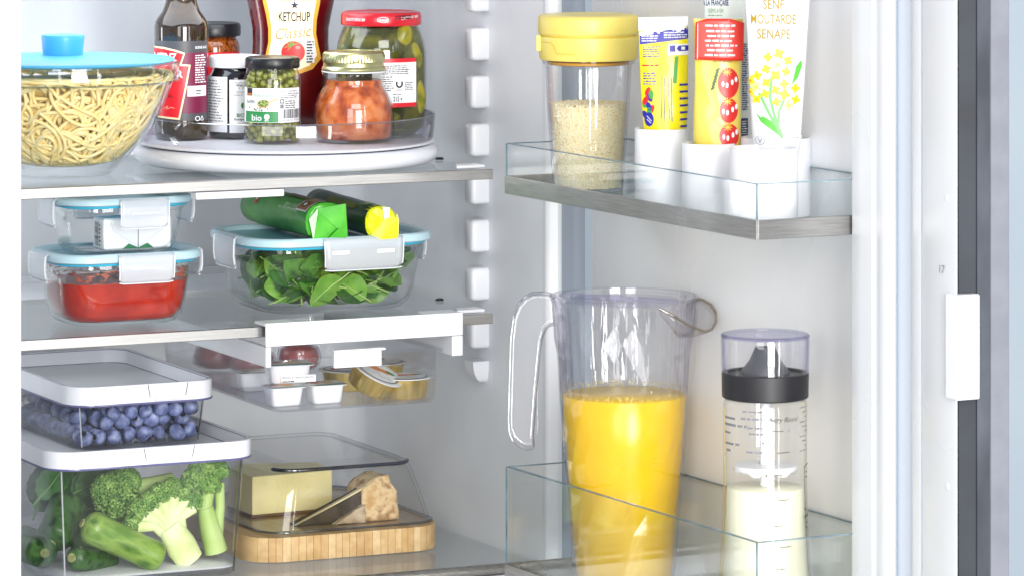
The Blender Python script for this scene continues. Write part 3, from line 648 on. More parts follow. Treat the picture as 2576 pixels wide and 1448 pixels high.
for i in range(3):
    bm = bmesh.new(); bmesh.ops.create_icosphere(bm, subdivisions=2, radius=.0036)
    for v in bm.verts: v.co *= 1 + .10 * mnoise.noise(v.co * 300 + Vector((i * 7, 0, 0)))
    me = bpy.data.meshes.new('caper'); bm.to_mesh(me); bm.free(); me.materials.append(cap_m); me.shade_smooth(); cmes.append(me)
rn = random.Random(11); pts = []
rot = Matrix.Rotation(-TH, 3, 'Z'); Rj = 72 * k - .0048
for tries in range(6000):
    a = rn.uniform(-1.65, 1.65); h = rn.uniform(.0045, z(182)); r_ = min(Rj, interp([(0, Rj), (z(200), Rj), (z(175), Rj - .004)], h)) - rn.random() * .0012
    q = Vector((r_ * sin(a), -r_ * cos(a), h))
    if all((q - o).length > .0058 for o in pts): pts.append(q)
for i, q in enumerate(pts):
    o_ = put('caper', cmes[i % 3], None, cj.location + rot @ q, (rn.uniform(0, 6), rn.uniform(0, 6), 0), [rn.uniform(.85, 1.1)] * 3)
    tag(o_, 'round olive green caper in the small black-lidded jar', 'caper', 'capers in the jar')

# orange preserve jar with brass lid
D = 3.643; z = zs_of(D, TZ); k = D / FPX
b = put_thing('preserve_jar', 'rounded jar of orange preserve with a ridged brass lid', 'jar', 890, D, TZ)
pp = [(r, max(zz, .0008)) for r, zz in prof_px([(78, 358), (88, 354), (96, 345), (100, 325), (101, 290), (98, 262), (90, 240), (80, 224), (75, 214), (74, 200), (75, 195), (80, 190), (80, 184), (76, 178), (74, 170)], D, TZ)]
MB().lathe([(.024, .0005)] + pp, 64).build('glass', M['glass'], b, smooth=50)
MB().lathe([(0, .0025)] + [(r - .0017, max(zz, .003)) for r, zz in pp[:-5]] + [(0, z(202))], 64, cap0=False, cap1=False).build('preserve', mat('orange preserve', col(146, 56, 14), .25, c2=col(192, 94, 38), c3=col(208, 128, 78), vs=70, lo=.36, hi=.62, sss=.25, bump=.4, bs=90, coat=.3), b, smooth=60)
ld = MB(); n = 120
rows = []
for hw, v, rid in ((74, 178, 0), (80, 177, 0), (81, 174, 0), (80, 170, 0), (77, 166, 0), (76, 160, 0), (76.5, 156, 0), (77, 154, 1), (77, 136, 1), (76.5, 133, 0), (73, 130, 0), (68, 129.5, 0), (66, 131, 0), (0.2, 131, 0)):
    rows.append([((hw * k + (.0006 if rid and j % 2 else 0)) * cos(2 * pi * j / n), (hw * k + (.0006 if rid and j % 2 else 0)) * sin(2 * pi * j / n), z(v)) for j in range(n)])
ld.grid(rows, 0, True, True, True).build('lid', mat('brass lid', (.56, .54, .27, 1), .3, 1, c2=(.66, .64, .36, 1), vs=30), b, smooth=25)
MB().lathe([(81 * k, z(181)), (81.6 * k, z(179)), (80 * k, z(177.6)), (74 * k, z(177.6))], 64, cap0=False, cap1=False).build('lid_seal', M['paper'], b)
# ================================================================ clip-lid glass boxes on the middle shelf
def flap(mb_name, parent, wd, drop, out, mat_, loc, rz, slots=False):
    """hinged clip: a curved sheet hanging from the lid edge; local -y points outward"""
    pr = [(.0002, .0004), (out * .55, .0006), (out, -.0016), (out * 1.12, -drop * .3), (out * 1.14, -drop * .62), (out * .86, -drop * .86), (out * .55, -drop)]
    n = 14; rows = []
    for y, zz in pr:
        row = []
        for j in range(n):
            t = -1 + 2 * j / (n - 1); f = min(1.0, -zz / drop)
            ww = wd / 2 * (1 - .03 * f); cr = max(0, abs(t) - .8) / .2
            row.append((t * ww, -y, zz + (drop * .10 * cr * cr if f > .9 else 0)))
        rows.append(row)
    o = MB().grid(rows, 0, closed=False).build(mb_name, mat_, parent, smooth=60)
    s = o.modifiers.new('solidify', 'SOLIDIFY'); s.thickness = .0014; s.offset = -1
    o.location = loc; o.rotation_euler = (0, 0, rz)
    rim = MB()
    e = [(-wd / 2 * .97, -pr[-1][0], -drop * .97)] + [(-wd / 2 * .8, -pr[-1][0], -drop), (wd / 2 * .8, -pr[-1][0], -drop)] + [(wd / 2 * .97, -pr[-1][0], -drop * .97)]
    rim.tube([(x, y - .0004, zz) for x, y, zz in e], .0007, 6)
    rim.tube([(-wd / 2 * (1 - .03 * min(1, -zz / drop)), -y - .0004, zz) for y, zz in pr[2:-1]], .0006, 6); rim.tube([(wd / 2 * (1 - .03 * min(1, -zz / drop)), -y - .0004, zz) for y, zz in pr[2:-1]], .0006, 6)
    r_ = rim.build('clip_edge', M['white'], o, smooth=60)
    if slots:
        for x in (-wd * .30, wd * .27): MB().box(x - wd * .11, x + wd * .11, -out * 1.16 - .0006, -out * 1.10, -drop * .50, -drop * .37).build('clip_slot', M['paper'], o, bevel=.0004)
    elif slots is None:
        MB().box(-wd * .30, wd * .30, -out * 1.16 - .0004, -out * 1.10, -drop * .54, -drop * .40).build('clip_ridge', M['frost'], o, bevel=.0004)
    return o
def clip_box(label, u, D, zb, w_, d_, r_, h, lid_extra=.007, fl=.05, side=.045, drop=.026, slots=None, lidz=.0085, tt_='clip_lid_box'):
    t = thing(tt_, label, 'food container', UD(u, D, zb), 0, 'glass food boxes with blue lids')
    g = .0012
    secs = [(w_ * .70, d_ * .66, r_ * .6, .0004), (w_ * .80, d_ * .76, r_ * .8, .0022), (w_ * .885, d_ * .86, r_, .009), (w_ * .925, d_ * .905, r_, .020), (w_ * .965, d_ * .95, r_, h * .75), (w_ * .98, d_ * .97, r_, h - .004), (w_, d_, r_, h - .0032), (w_, d_, r_, h)]
    ins = [(w_ * .98 - 2 * g, d_ * .97 - 2 * g, r_ - g, h), (w_ * .965 - 2 * g, d_ * .95 - 2 * g, r_ - g, h * .75), (w_ * .925 - 2 * g, d_ * .905 - 2 * g, r_ - g, .022), (w_ * .885 - 2 * g, d_ * .86 - 2 * g, r_ - g, .0115), (w_ * .80 - 2 * g, d_ * .76 - 2 * g, r_ * .8, .0052), (w_ * .7, d_ * .66, r_ * .6, .0036)]
    MB().rrl(secs + ins, 8).build('glass_dish', M['glass'], t, smooth=50)
    lw, ld_ = w_ + 2 * lid_extra, d_ + 2 * lid_extra; lr = r_ + lid_extra * .8
    MB().rrl([(w_ + .004, d_ + .004, r_ + .002, h + .0002), (w_ + .0055, d_ + .0055, r_ + .002, h + .0012), (w_ + .004, d_ + .004, r_ + .002, h + .0026)], 8).build('seal', M['seal_blue'], t, smooth=50)
    z1 = h + .0026
    MB().rrl([(w_ + .002, d_ + .002, r_, z1), (lw - .003, ld_ - .003, lr, z1), (lw, ld_, lr, z1 + .0012), (lw, ld_, lr, z1 + lidz - .0022), (lw - .003, ld_ - .003, lr, z1 + lidz), (lw - .016, ld_ - .016, lr - .006, z1 + lidz), (lw - .020, ld_ - .020, lr - .008, z1 + lidz - .0020), (lw - .0215, ld_ - .0215, lr - .009, z1 + lidz - .0045)], 8, cap1=False).build('lid_frame', M['lid_blue'], t, smooth=50)
    MB().rrl([(lw - .0205, ld_ - .0205, lr - .009, z1 + .0012), (lw - .0205, ld_ - .0205, lr - .009, z1 + lidz - .0046)], 8).build('lid_panel', M['lid_panel'], t, smooth=50)
    zt = z1 + lidz - .001
    flap('clip', t, fl, drop, .0042, M['frost'], (lw * .055, -ld_ / 2 + .0006, zt), 0, slots)
    flap('clip', t, side, drop, .0042, M['frost'], (-lw / 2 + .0006, 0, zt), -pi / 2, False)
    flap('clip', t, side, drop, .0042, M['frost'], (lw / 2 - .0006, 0, zt), pi / 2, False)
    flap('clip', t, fl, drop, .0042, M['frost'], (0, ld_ / 2 - .0006, zt), pi, False)
    return t, secs, z1 + lidz - .0044
def fill_secs(w_, d_, r_, top, g=.0016):
    full = [(w_ * .68, d_ * .64, r_ * .6, .0040), (w_ * .80 - 2 * g, d_ * .76 - 2 * g, r_ * .8, .0056), (w_ * .885 - 2 * g, d_ * .86 - 2 * g, r_ - g, .0118), (w_ * .925 - 2 * g, d_ * .905 - 2 * g, r_ - g, .0225)]
    q = min(1, (top - .0225) / .02); full.append((w_ * (.925 + .035 * q) - 2 * g, d_ * (.905 + .04 * q) - 2 * g, r_ - g, top)); return full

# tomato sauce box
W1 = (.134, .102, .030, .0575)
t1, _, lt1 = clip_box('glass box of tomato sauce with a pale blue clip lid, lower of the left pair', 291, 3.552, Z_MID + .0003, *W1, fl=.055, side=.046)
t1.children[0]
sauce = MB().rrl(fill_secs(W1[0], W1[1], W1[2], .0405), 8).build('tomato_sauce', mat('tomato sauce', col(158, 24, 8), .16, c2=col(182, 42, 16), vs=45, detail=8, lo=.4, hi=.62, bump=.12, bs=60), None, smooth=50)
sauce.location = t1.location; tag(sauce, 'smooth red tomato sauce filling the lower glass box', 'sauce')
s_ = [(W1[0] * .958 - .0030, W1[1] * .945 - .0030, W1[2] - .002, .0402), (W1[0] * .975 - .0034, W1[1] * .96 - .0034, W1[2] - .002, .0525)]
MB().rrl(s_, 8, cap0=False, cap1=False).build('sauce_smear', film('sauce smear', col(170, 70, 22), .50, .60, 130, (1, 1, 2.6), amount=.85), sauce, smooth=50)

# small box with two wrapped cheese portions
W2 = (.118, .092, .027, .0452)
zb2 = Z_MID + lt1 + .0006
t2, _, lt2 = clip_box('small glass box holding two white wrapped cheeses, stacked on the tomato sauce box', 293, 3.556, zb2, *W2, fl=.048, side=.042, drop=.027, lidz=.0068)
def wrapped(label, x, y, mirror):
    t = thing('wrapped_cheese', label, 'cheese', (t2.location.x + x, t2.location.y + y, zb2 + .0042), 0, 'white wrapped cheese portions')
    w_, d_, h = .0335, .030, .030
    mb = MB().rrl([(w_ - .003, d_ - .003, .002, 0), (w_, d_, .003, .0015), (w_ + .0006, d_ + .0006, .003, h * .5), (w_, d_, .003, h - .0015), (w_ - .003, d_ - .003, .002, h)], 4)
    rn = random.Random(int(x * 9999)); mb.v = [(a + rn.uniform(-.0003, .0003), b_ + rn.uniform(-.0003, .0003), c + rn.uniform(-.0002, .0002)) for a, b_, c in mb.v]
    mb.build('wrapper', mat('paper wrap', col(243, 243, 245), .4, bump=.35, bs=120), t, smooth=35)
    s = -1 if mirror else 1; y0 = -d_ / 2 - .0006
    F = Flat(); F.poly([(s * w_ * .5, .001), (s * w_ * .5, h * .42), (s * w_ * .05, .001)] if s > 0 else [(-w_ * .5, .001), (-w_ * .05, .001), (-w_ * .5, h * .42)], 0, 0)
    F.poly([(-s * w_ * .46, h * .86), (s * w_ * .50, h * .74), (s * w_ * .50, .002), (s * w_ * .02, h * .30), (-s * w_ * .40, h * .55)], 1, 1)
    F.line([(-s * w_ * .30, h * .9), (-s * w_ * .22, h * .62), (s * w_ * .5, .003)], .0004, 2, 2)
    F.build('folded_flap', [mat('wrap green', col(38, 120, 70), .4), M['paper'], mat('fold shade', col(196, 198, 204), .5)], t, on_plane((0, y0, 0), (1, 0, 0), (0, 0, 1), (0, -1, 0)))
    return t, d_, w_, h
ta, d_, w_, h_ = wrapped('left white wrapped cheese portion with a barcode, in the small glass box', -.006, -.012, False)
F = Flat(); F.barcode(-.006, .004, .004, .026, 0, 1, 5, True); F.micro(.006, .010, .004, .026, 6, 0, 1, 2)
F.build('barcode', [M['ink']], ta, on_plane((-w_ / 2 - .0009, 0, 0), (0, -1, 0), (0, 0, 1), (-1, 0, 0)))
wrapped('right white wrapped cheese portion with a green corner, in the small glass box', .0285, -.012, True)

# spinach box
W3 = (.178, .142, .036, .0635)
SP_LOC = UD(806, 3.645, Z_MID + .0003)
t3, _, lt3 = clip_box('large glass box of baby spinach leaves with a blue clip lid', 806, 3.645, Z_MID + .0003, *W3, fl=.082, side=.052, drop=.030, slots=True)
def leaf_mesh(name, L, Wd, stem, curl, fold, m, seed, jag=0.0):
    rn = random.Random(seed); mb = MB(); n, c = 12, 7; rows = []
    for i in range(n + 1):
        t = i / n; hw = Wd / 2 * (sin(pi * t ** .8) ** .75) * (1 + jag * (1 if i % 2 else -1)) + .0003; x = stem + t * L
        row = []
        for j in range(c):
            s = -1 + 2 * j / (c - 1); y = s * hw
            zz = curl * L * (t - .4) ** 2 + fold * abs(s) * hw + .035 * Wd * sin(6 * t + seed) * s * s + .02 * Wd * sin(14 * t + 2 * seed) * abs(s)
            row.append((x, y, zz))
        rows.append(row)
    mb.grid(rows, 0, closed=False)
    zc = lambda x: curl * L * ((max(0, x - stem)) / L - .4) ** 2
    mb.tube([(x, 0, zc(x) + .0002) for x in [0, stem * .5, stem, stem + L * .3, stem + L * .6, stem + L * .92]], [.0010, .0010, .0010, .0008, .0005, .0002], 5, 1)
    return mb.mesh(name, m, 80)
sp_m = [[mat('spinach leaf', col(50, 98, 28), .3, rnd=.25, c2=col(78, 130, 42), c3=col(38, 80, 26), vs=70, sss=.0, bump=.35, bs=220), mat('leaf rib', col(128, 166, 78), .4)],
        [mat('pale spinach leaf', col(88, 138, 44), .32, rnd=.2, c2=col(116, 162, 66), vs=60, bump=.35, bs=220), mat('pale leaf rib', col(160, 190, 110), .4)],
        [mat('dark spinach leaf', col(36, 76, 26), .3, rnd=.2, c2=col(52, 100, 36), vs=60, bump=.35, bs=220), mat('leaf rib dark', col(104, 146, 66), .4)]]
lm = [leaf_mesh('spinach_leaf', L, wd, st, cu, fo, sp_m[i % 3], i) for i, (L, wd, st, cu, fo) in enumerate(((.052, .035, .012, .30, .20), (.046, .033, .010, -.25, .12), (.056, .036, .012, .2, .22), (.040, .029, .012, .4, .15), (.048, .034, .008, -.35, .1), (.036, .025, .014, .2, .3)))]
rn = random.Random(21); n_in = 0; grp = 'spinach leaves in the large box'
def inside(p, W, top, mg=.0022):
    if p.z < .006 or p.z > top: return False
    f = .86 + .10 * min(1, p.z / .04); a, b_ = W[0] * f / 2 - mg, W[1] * f / 2 - mg; x, y = abs(p.x), abs(p.y); r = W[2]
    if x > a or y > b_: return False
    if x > a - r and y > b_ - r and (x - a + r) ** 2 + (y - b_ + r) ** 2 > r * r: return False
    return True
for tr in range(40000):
    if n_in >= 150: break
    me = lm[rn.randrange(6)]; front = rn.random()
    lc = Vector((rn.uniform(-.078, .078), rn.uniform(-.064, -.030) if front < .65 else rn.uniform(-.06, .055), rn.uniform(.010, .058)))
    if front > .82: lc.x = rn.uniform(-.078, -.05)
    R_ = Matrix.Rotation(rn.choice((0, pi)) + rn.gauss(0, .7), 4, 'Z') @ Matrix.Rotation(rn.gauss(0, .6), 4, 'Y') @ Matrix.Rotation(rn.gauss(.9, .6), 4, 'X')
    T = Matrix.Translation(lc) @ R_ @ Matrix.Scale(rn.uniform(.85, 1.15), 4) @ Matrix.Translation((-.03, 0, 0))
    if not all(inside(T @ me.vertices[i].co, W3, .0615) for i in range(0, len(me.vertices), 4)): continue
    o_ = put('spinach_leaf', me); o_.matrix_world = Matrix.Translation(SP_LOC) @ T; n_in += 1
    tag(o_, 'loose green baby spinach leaf in the large glass box', 'leaf', grp)

# butter packs on the spinach box
def pack(name, label, cat, end, far, wd, ht, body_m, end_m, rim=.22, sq=.55):
    e, f = Vector(end), Vector(far); ax = (f - e); L = ax.length; ax.normalize()
    sd = ax.cross(Vector((0, 0, 1))).normalized(); up = sd.cross(ax).normalized()
    t = thing(name, label, cat, e)
    def ringp(s, a, ln, jit=0, rn=random.Random(4)):
        out = []
        for j in range(28):
            th = 2 * pi * j / 28; c, s_ = cos(th), sin(th); q = (abs(c) ** (2 / sq * .55 + .0) + abs(s_) ** (2 / sq * .55)) ** (-sq / (2 * .55))
            out.append(tuple(sd * (c * q * wd / 2 * s * (1 + .035 * mnoise.noise(Vector((c * 2, s_ * 2, ln * 60 + jit * 40 + wd * 99))))) + up * (s_ * q * ht / 2 * s * (1 + .035 * mnoise.noise(Vector((c * 2, s_ * 2, jit * 60 + 9))))) + ax * (ln + jit)))
        return out
    MB().grid([ringp(.97, 0, .0008), ringp(1, 0, .003)] + [ringp(1 + .012 * sin(i * 2.1), 0, .003 + (L - .006) * i / 8) for i in range(1, 8)] + [ringp(1, 0, L - .003), ringp(.8, 0, L)], 0, True, False, True).build('wrapper', body_m, t, smooth=60)
    return t, sd, up, ax, L, ringp
zl = Z_MID + lt3 + .0006
gb = mat('green butter wrap', col(46, 116, 46), .38, c2=col(86, 156, 72), vs=14, stretch=(1, 1, 3), bump=.7, bs=70)
ge = mat('bright green foil', col(58, 162, 38), .2, c2=col(92, 190, 60), vs=50, coat=.3)
e0 = P(820, 545, 3.585); e0.z = zl + .0185
f0 = P(650, 480, 3.715); f0.z = zl + .0205
t, sd, up, ax, L, ringp = pack('butter_pack', 'green wrapped block of butter lying on the spinach box, left of two', 'butter', e0, f0, .041, .036, gb, ge)
# folded end
def fold_end(t, sd, up, wd, ht, m, seed, pts3, m2=None):
    rn = random.Random(seed); mb = MB()
    ringo = []
    for j in range(20):
        th = 2 * pi * j / 20; c, s_ = cos(th), sin(th); q = (abs(c) ** 2.6 + abs(s_) ** 2.6) ** (-1 / 2.6); ringo.append((c * q, s_ * q))
    V = [tuple(sd * (x * wd / 2) + up * (y * ht / 2) + ax * .0010) for x, y in ringo]
    for k, (sc_, out) in enumerate(((.88, -.0022), (.55, -.0040), (.22, -.0040))):
        V += [tuple(sd * (x * sc_ * wd / 2 + rn.uniform(-.0012, .0012)) + up * (y * sc_ * ht / 2 + rn.uniform(-.0012, .0012)) + ax * (out + rn.uniform(-.0014, .0014))) for x, y in ringo]
    F_ = []
    for k in range(3):
        for j in range(20): F_.append((k * 20 + j, k * 20 + (j + 1) % 20, (k + 1) * 20 + (j + 1) % 20, (k + 1) * 20 + j))
    F_.append(tuple(range(60, 80)))
    mb.add(V, F_); mb.build('folded_end', m, t, smooth=12)
    for i, (poly, lift, mm_) in enumerate(pts3):
        fl = MB(); Vv = [tuple(sd * (x * wd / 2) + up * (y * ht / 2) - ax * (lift + .0010 * j)) for j, (x, y) in enumerate(poly)]
        Vb = [tuple(Vector(v) + ax * .0006) for v in Vv]; n = len(Vv)
        fl.add(Vv + Vb, [tuple(range(n)), tuple(reversed(range(n, 2 * n)))] + [(i_, (i_ + 1) % n, n + (i_ + 1) % n, n + i_) for i_ in range(n)]); fl.build('folded_flap', mm_, t, smooth=0)
fold_end(t, sd, up, .041, .036, ge, 3, [([(-.6, .75), (.85, .95), (.95, -.95), (.5, -.45)], .0058, ge), ([(-.2, -.98), (.95, -.98), (.45, -.28)], .0085, ge), ([(-.95, .2), (-.5, .8), (.45, -.28), (-.25, -.98), (-.8, -.9)], .0048, ge)])
MB().add([tuple(sd * (-.0205 - .0004) + up * .012 + ax * .004), tuple(sd * (-.0205 - .0004) + up * .012 + ax * .014)], []).v
def on_pack(wd, ht):
    """x along the pack from its near end, y around it from the left side (0) over the top"""
    def f(x, y, e):
        th = pi - y / ((wd + ht) / 4); c, s_ = cos(th), sin(th); q = (abs(c) ** 2 + abs(s_) ** 2) ** -.5
        c2, s2 = cos(th), sin(th); p_ = 2 / .55 * .55; q = (abs(c2) ** p_ + abs(s2) ** p_) ** (-1 / p_)
        return tuple(-sd * (-c2) * q * (wd / 2 + .0007 + e) * 1.0 + up * s2 * q * (ht / 2 + .0007 + e) + ax * x)
    return f
F = Flat(); F.rect(.006, .010, .032, .040, 0, 0); F.rect(.0075, .0115, .0305, .0385, 1, 1); F.ell(.019, .018, .006, .004, 2, 2); F.ell(.019, .018, .003, .002, 0, 3); F.micro(.010, .028, .024, .030, 3, 3, 2, 3)
F.rect(.036, .025, .085, .045, 1, 0)
F.build('seal_label', [M['paper'], mat('brown label', col(128, 92, 52), .4, c2=col(150, 112, 70), vs=80), mat('maroon print', col(96, 30, 34), .4), mat('tan print', col(214, 190, 150), .4)], t, on_pack(.041, .036))
F = Flat(); F.rect(.126, .006, .132, .020, 0, 0); F.rect(.127, .010, .131, .016, 1, 1); F.build('emblem', [M['red'], M['paper']], t, on_pack(.041, .036))
F = Flat(); F.text('BUTTER', .060, .0150, .0055, 0, 1, rot=pi, bold=.0); F.text('AUS SCHWEIZER MILCHRAHM', .072, .0100, .0024, 0, 1, rot=pi)
F.build('lettering', [mat('pale lettering', col(206, 226, 200), .4), M['red']], t, on_pack(.041, .036))
yb = mat('dark green herb wrap', col(20, 52, 26), .3, c2=col(38, 82, 34), vs=30)
ye = mat('yellow foil', col(222, 226, 12), .3, c2=col(234, 236, 40), vs=30)
e1 = P(958, 542, 3.60); e1.z = zl + .0160
f1 = P(800, 486, 3.74); f1.z = zl + .0175
t, sd, up, ax, L, ringp = pack('herb_butter_roll', 'dark green herb butter roll with a yellow folded end, right of the butter block', 'butter', e1, f1, .031, .031, yb, ye)
fold_end(t, sd, up, .031, .031, ye, 8, [([(-.75, -.7), (.35, .45), (.95, .3), (.9, -.95), (-.2, -.98)], .0050, ye), ([(.0, .98), (.45, .95), (.4, .35), (.05, .25)], .0046, M['paper']), ([(.9, .6), (1.02, .2), (.98, -.9), (.84, -.5)], .0055, ye)])
F = Flat()
for i in range(9): F.poly([(.001, .012 + i * .0035), (.014, .0125 + i * .0035), (.001, .0142 + i * .0035)], 0, 0)
for i in range(16):
    a = rn.uniform(0, 2 * pi); F.line([(.030, .020), (.030 + .010 * cos(a), .020 + .010 * sin(a))], .0007, 1, 1)
F.rect(.040, .010, .12, .0165, 2, 0)
F.build('wrapper_print', [mat('yellow stripes', col(214, 222, 20), .35), mat('herb print', col(176, 190, 120), .4), mat('olive band', col(120, 124, 20), .4)], t, on_pack(.031, .031))

# ================================================================ clip-on drawer under the middle shelf
dw = thing('clip_on_drawer', 'clear tray hanging in a white clip-on frame under the middle shelf', 'drawer', (0, 0, Z_MID)); dw.scale = (1.03, 1, 1)
fr = MB()
fr.box(-.232, -.0363, -.0125, -.0098, -.0167, .0050)
fr.build('front_bar', M['white'], dw, bevel=.001)
MB().box(-.232, -.200, -.0095, .016, .0016, .0046).build('hook', M['white'], dw, bevel=.0008); MB().box(-.070, -.0363, -.0095, .016, .0016, .0046).build('hook', M['white'], dw, bevel=.0008)
for x0, x1 in ((-.232, -.2265), (-.0475, -.0363)):
    MB().box(x0, x1, -.0125, .30, -.0360, -.0170).build('side_rail', M['white'], dw, bevel=.0012)
TW, TDp = .170, .300
def tsec(e, z): return (TW - 2 * e, TDp - 2 * e, .016 - min(e, .01), z)
trk = MB().rrl([tsec(.010, -.0810), tsec(.0065, -.0803), tsec(.0038, -.0765), tsec(.002, -.060), tsec(0, -.0330), tsec(-.0035, -.0326), tsec(-.0035, -.0308), tsec(.0012, -.0306), tsec(.0034, -.060), tsec(.0054, -.0755), tsec(.0078, -.0786), tsec(.011, -.0790)], 6)
tr_ = trk.build('tray', M['bin'], dw, smooth=50); tr_.location = (-.1365, .1460, 0)
hd = MB().box(-.165, -.1180, -.0125, -.0080, -.0405, -.0255); hd.box(-.167, -.1160, -.0175, -.0080, -.0254, -.0232)
hd.build('handle', M['white'], dw, bevel=.0008)
zt_ = Z_MID - .0788
cup_m = M['white']
def jam_cup(label, x, y, z_, rz, w_=.036, d_=.030, h=.0175, film_c=None):
    t = thing('portion_cup', label, 'cup', (x, y, z_), rz, 'small white portion cups in the drawer')
    MB().rrl([(w_ * .72, d_ * .70, .004, 0), (w_ * .80, d_ * .78, .005, .0012), (w_ * .90, d_ * .88, .005, h - .001), (w_ * 1.06, d_ * 1.08, .006, h - .0004), (w_ * 1.06, d_ * 1.08, .006, h + .0003)], 5).build('cup', cup_m, t, smooth=45)
    F = Flat(); F.poly([(a, b_) for a, b_ in rr(w_ * 1.04, d_ * 1.06, .0055, 5)], 0, 0); F.poly([(-w_ * .5, -d_ * .5), (w_ * .5, -d_ * .5), (w_ * .5, -d_ * .2), (-w_ * .5, -d_ * .28)], 1, 1); F.ell(w_ * .12, d_ * .1, w_ * .2, d_ * .18, 2, 2); F.ell(-w_ * .22, d_ * .1, w_ * .12, d_ * .16, 3, 2); F.micro(-w_ * .4, w_ * .4, d_ * .3, d_ * .45, 2, 4, 2, 3)
    F.build('lid_film', [mat('silver film', col(214, 214, 210), .3), mat('film green', col(44, 110, 52), .3), mat('film orange', col(232, 160, 40), .3), mat('film red', col(190, 40, 40), .3), M['ink']], t, on_plane((0, 0, h + .0003), (1, 0, 0), (0, 1, 0), (0, 0, 1)))
    return t
jam_cup('lower left white portion cup standing on the drawer floor', *UD(712, 3.555, 0).xy, zt_, .05)
ct = jam_cup('white portion cup with a paper strip, on top of the other portion cups', *UD(722, 3.575, 0).xy, zt_ + .0182, -.12, .044, .034)
F = Flat(); F.rect(-.010, .0008, .024, .0075, 0, 0); F.text('Nährwerte Ø  Valeurs nutritives moy.', -.009, .0046, .0020, 1, 1, fit=.031); F.micro(-.009, .006, .0012, .0036, 1, 1, 1, 2)
o_ = F.build('paper_strip', [M['paper'], M['ink']], ct, on_plane((0, -.034 * .44 - .0006, .0008), (1, 0, 0), (0, .10, .995), (0, -1, 0)))
jam_cup('lower right white portion cup beside the golden cups', *UD(815, 3.570, 0).xy, zt_, .0)
jam_cup('rear white portion cup at the left wall of the drawer', *UD(640, 3.64, 0).xy, zt_, -.1)
gold = mat('gold foil cup', (.68, .48, .16, 1), .3, 1, c2=(.80, .62, .26, 1), vs=4, stretch=(60, 60, 2), bump=.1, bs=5)
def gold_cup(label, loc, rot):
    t = thing('foil_cup', label, 'cup', loc, 0, 'golden foil portion cups in the drawer'); t.rotation_euler = rot
    MB().lathe([(.0200, 0), (.0212, .0012), (.0236, .0180), (.0262, .0183), (.0266, .0188)], 56).build('cup', gold, t, smooth=40)
    MB().lathe([(.0268, .0189), (.0268, .0196), (0, .0198)], 56, cap1=False).build('lid_rim', M['paper'], t)
    F = Flat(); F.ell(0, 0, .0225, .0225, 1, 0, 28); F.ell(0, 0, .0215, .0215, 0, 1, 28); F.ell(-.005, .004, .009, .006, 2, 2); F.ell(-.013, -.001, .005, .004, 3, 3); F.ell(.006, .006, .006, .004, 2, 3); F.ell(.012, .009, .005, .003, 4, 4); F.line([(-.004, -.010), (.002, -.006), (.006, -.012), (.012, -.007), (.016, -.010)], .0005, 1, 3)
    F.build('lid_print', [M['paper'], M['ink'], mat('peach print', col(214, 130, 70), .4), mat('berry print', col(180, 40, 40), .4), mat('mint print', col(70, 130, 60), .4)], t, on_plane((0, 0, .0198), (1, 0, 0), (0, 1, 0), (0, 0, 1)))
    return t
gold_cup('right golden foil cup standing upright on the drawer floor', UD(1016, 3.600, zt_), (0, 0, -TH))
gold_cup('tilted golden foil cup leaning on its neighbour in the drawer', UD(925, 3.585, zt_ + .0105), (.18, radians(28), -TH))
gold_cup('golden foil cup lying under the tilted one', UD(872, 3.645, zt_), (0, 0, 0))
gold_cup('rearmost golden foil cup in the drawer', UD(955, 3.69, zt_), (0, 0, .4))
# red waxed cheeses in film
wax = mat('red wax', col(150, 34, 38), .3, c2=col(178, 60, 56), vs=50, coat=.3)
wrapf = clear('cellophane', (.93, .92, .95), (.7, .68, .75), rough=.12, milk=.10, bump=1.0, bs=140)
for i, (lb, u_, D_, s_) in enumerate((('red waxed round cheese farthest left in the drawer', 548, 3.775, 1.1), ('red waxed round cheese behind the white portion cups', 636, 3.735, 1.0), ('red wrapped sweet cheese at the back, above the portion cups', 752, 3.64, .9))):
    t = thing('waxed_cheese', lb, 'cheese', UD(u_, D_, zt_ + (.020 if i == 2 else .0)), 0, 'red waxed cheeses in the drawer')
    MB().lathe([(0, 0), (.014 * s_, .0008), (.020 * s_, .005), (.0215 * s_, .012), (.0195 * s_, .019), (.013 * s_, .0232), (0, .0238)], 40, cap0=False, cap1=False).build('wax', wax, t, smooth=60)
    mb = MB(); rn2 = random.Random(i); rows = []
    for r, zz in ((.016, 0), (.0222, .005), (.0236, .012), (.0215, .0205), (.012, .0260), (.004, .0275)):
        rows.append([(r * s_ * (1 + rn2.uniform(-.04, .05)) * cos(2 * pi * j / 18), r * s_ * (1 + rn2.uniform(-.04, .05)) * sin(2 * pi * j / 18), zz + rn2.uniform(-.0006, .0006)) for j in range(18)])
    mb.grid(rows, 0, True, False, True).build('film', wrapf, t, smooth=15)
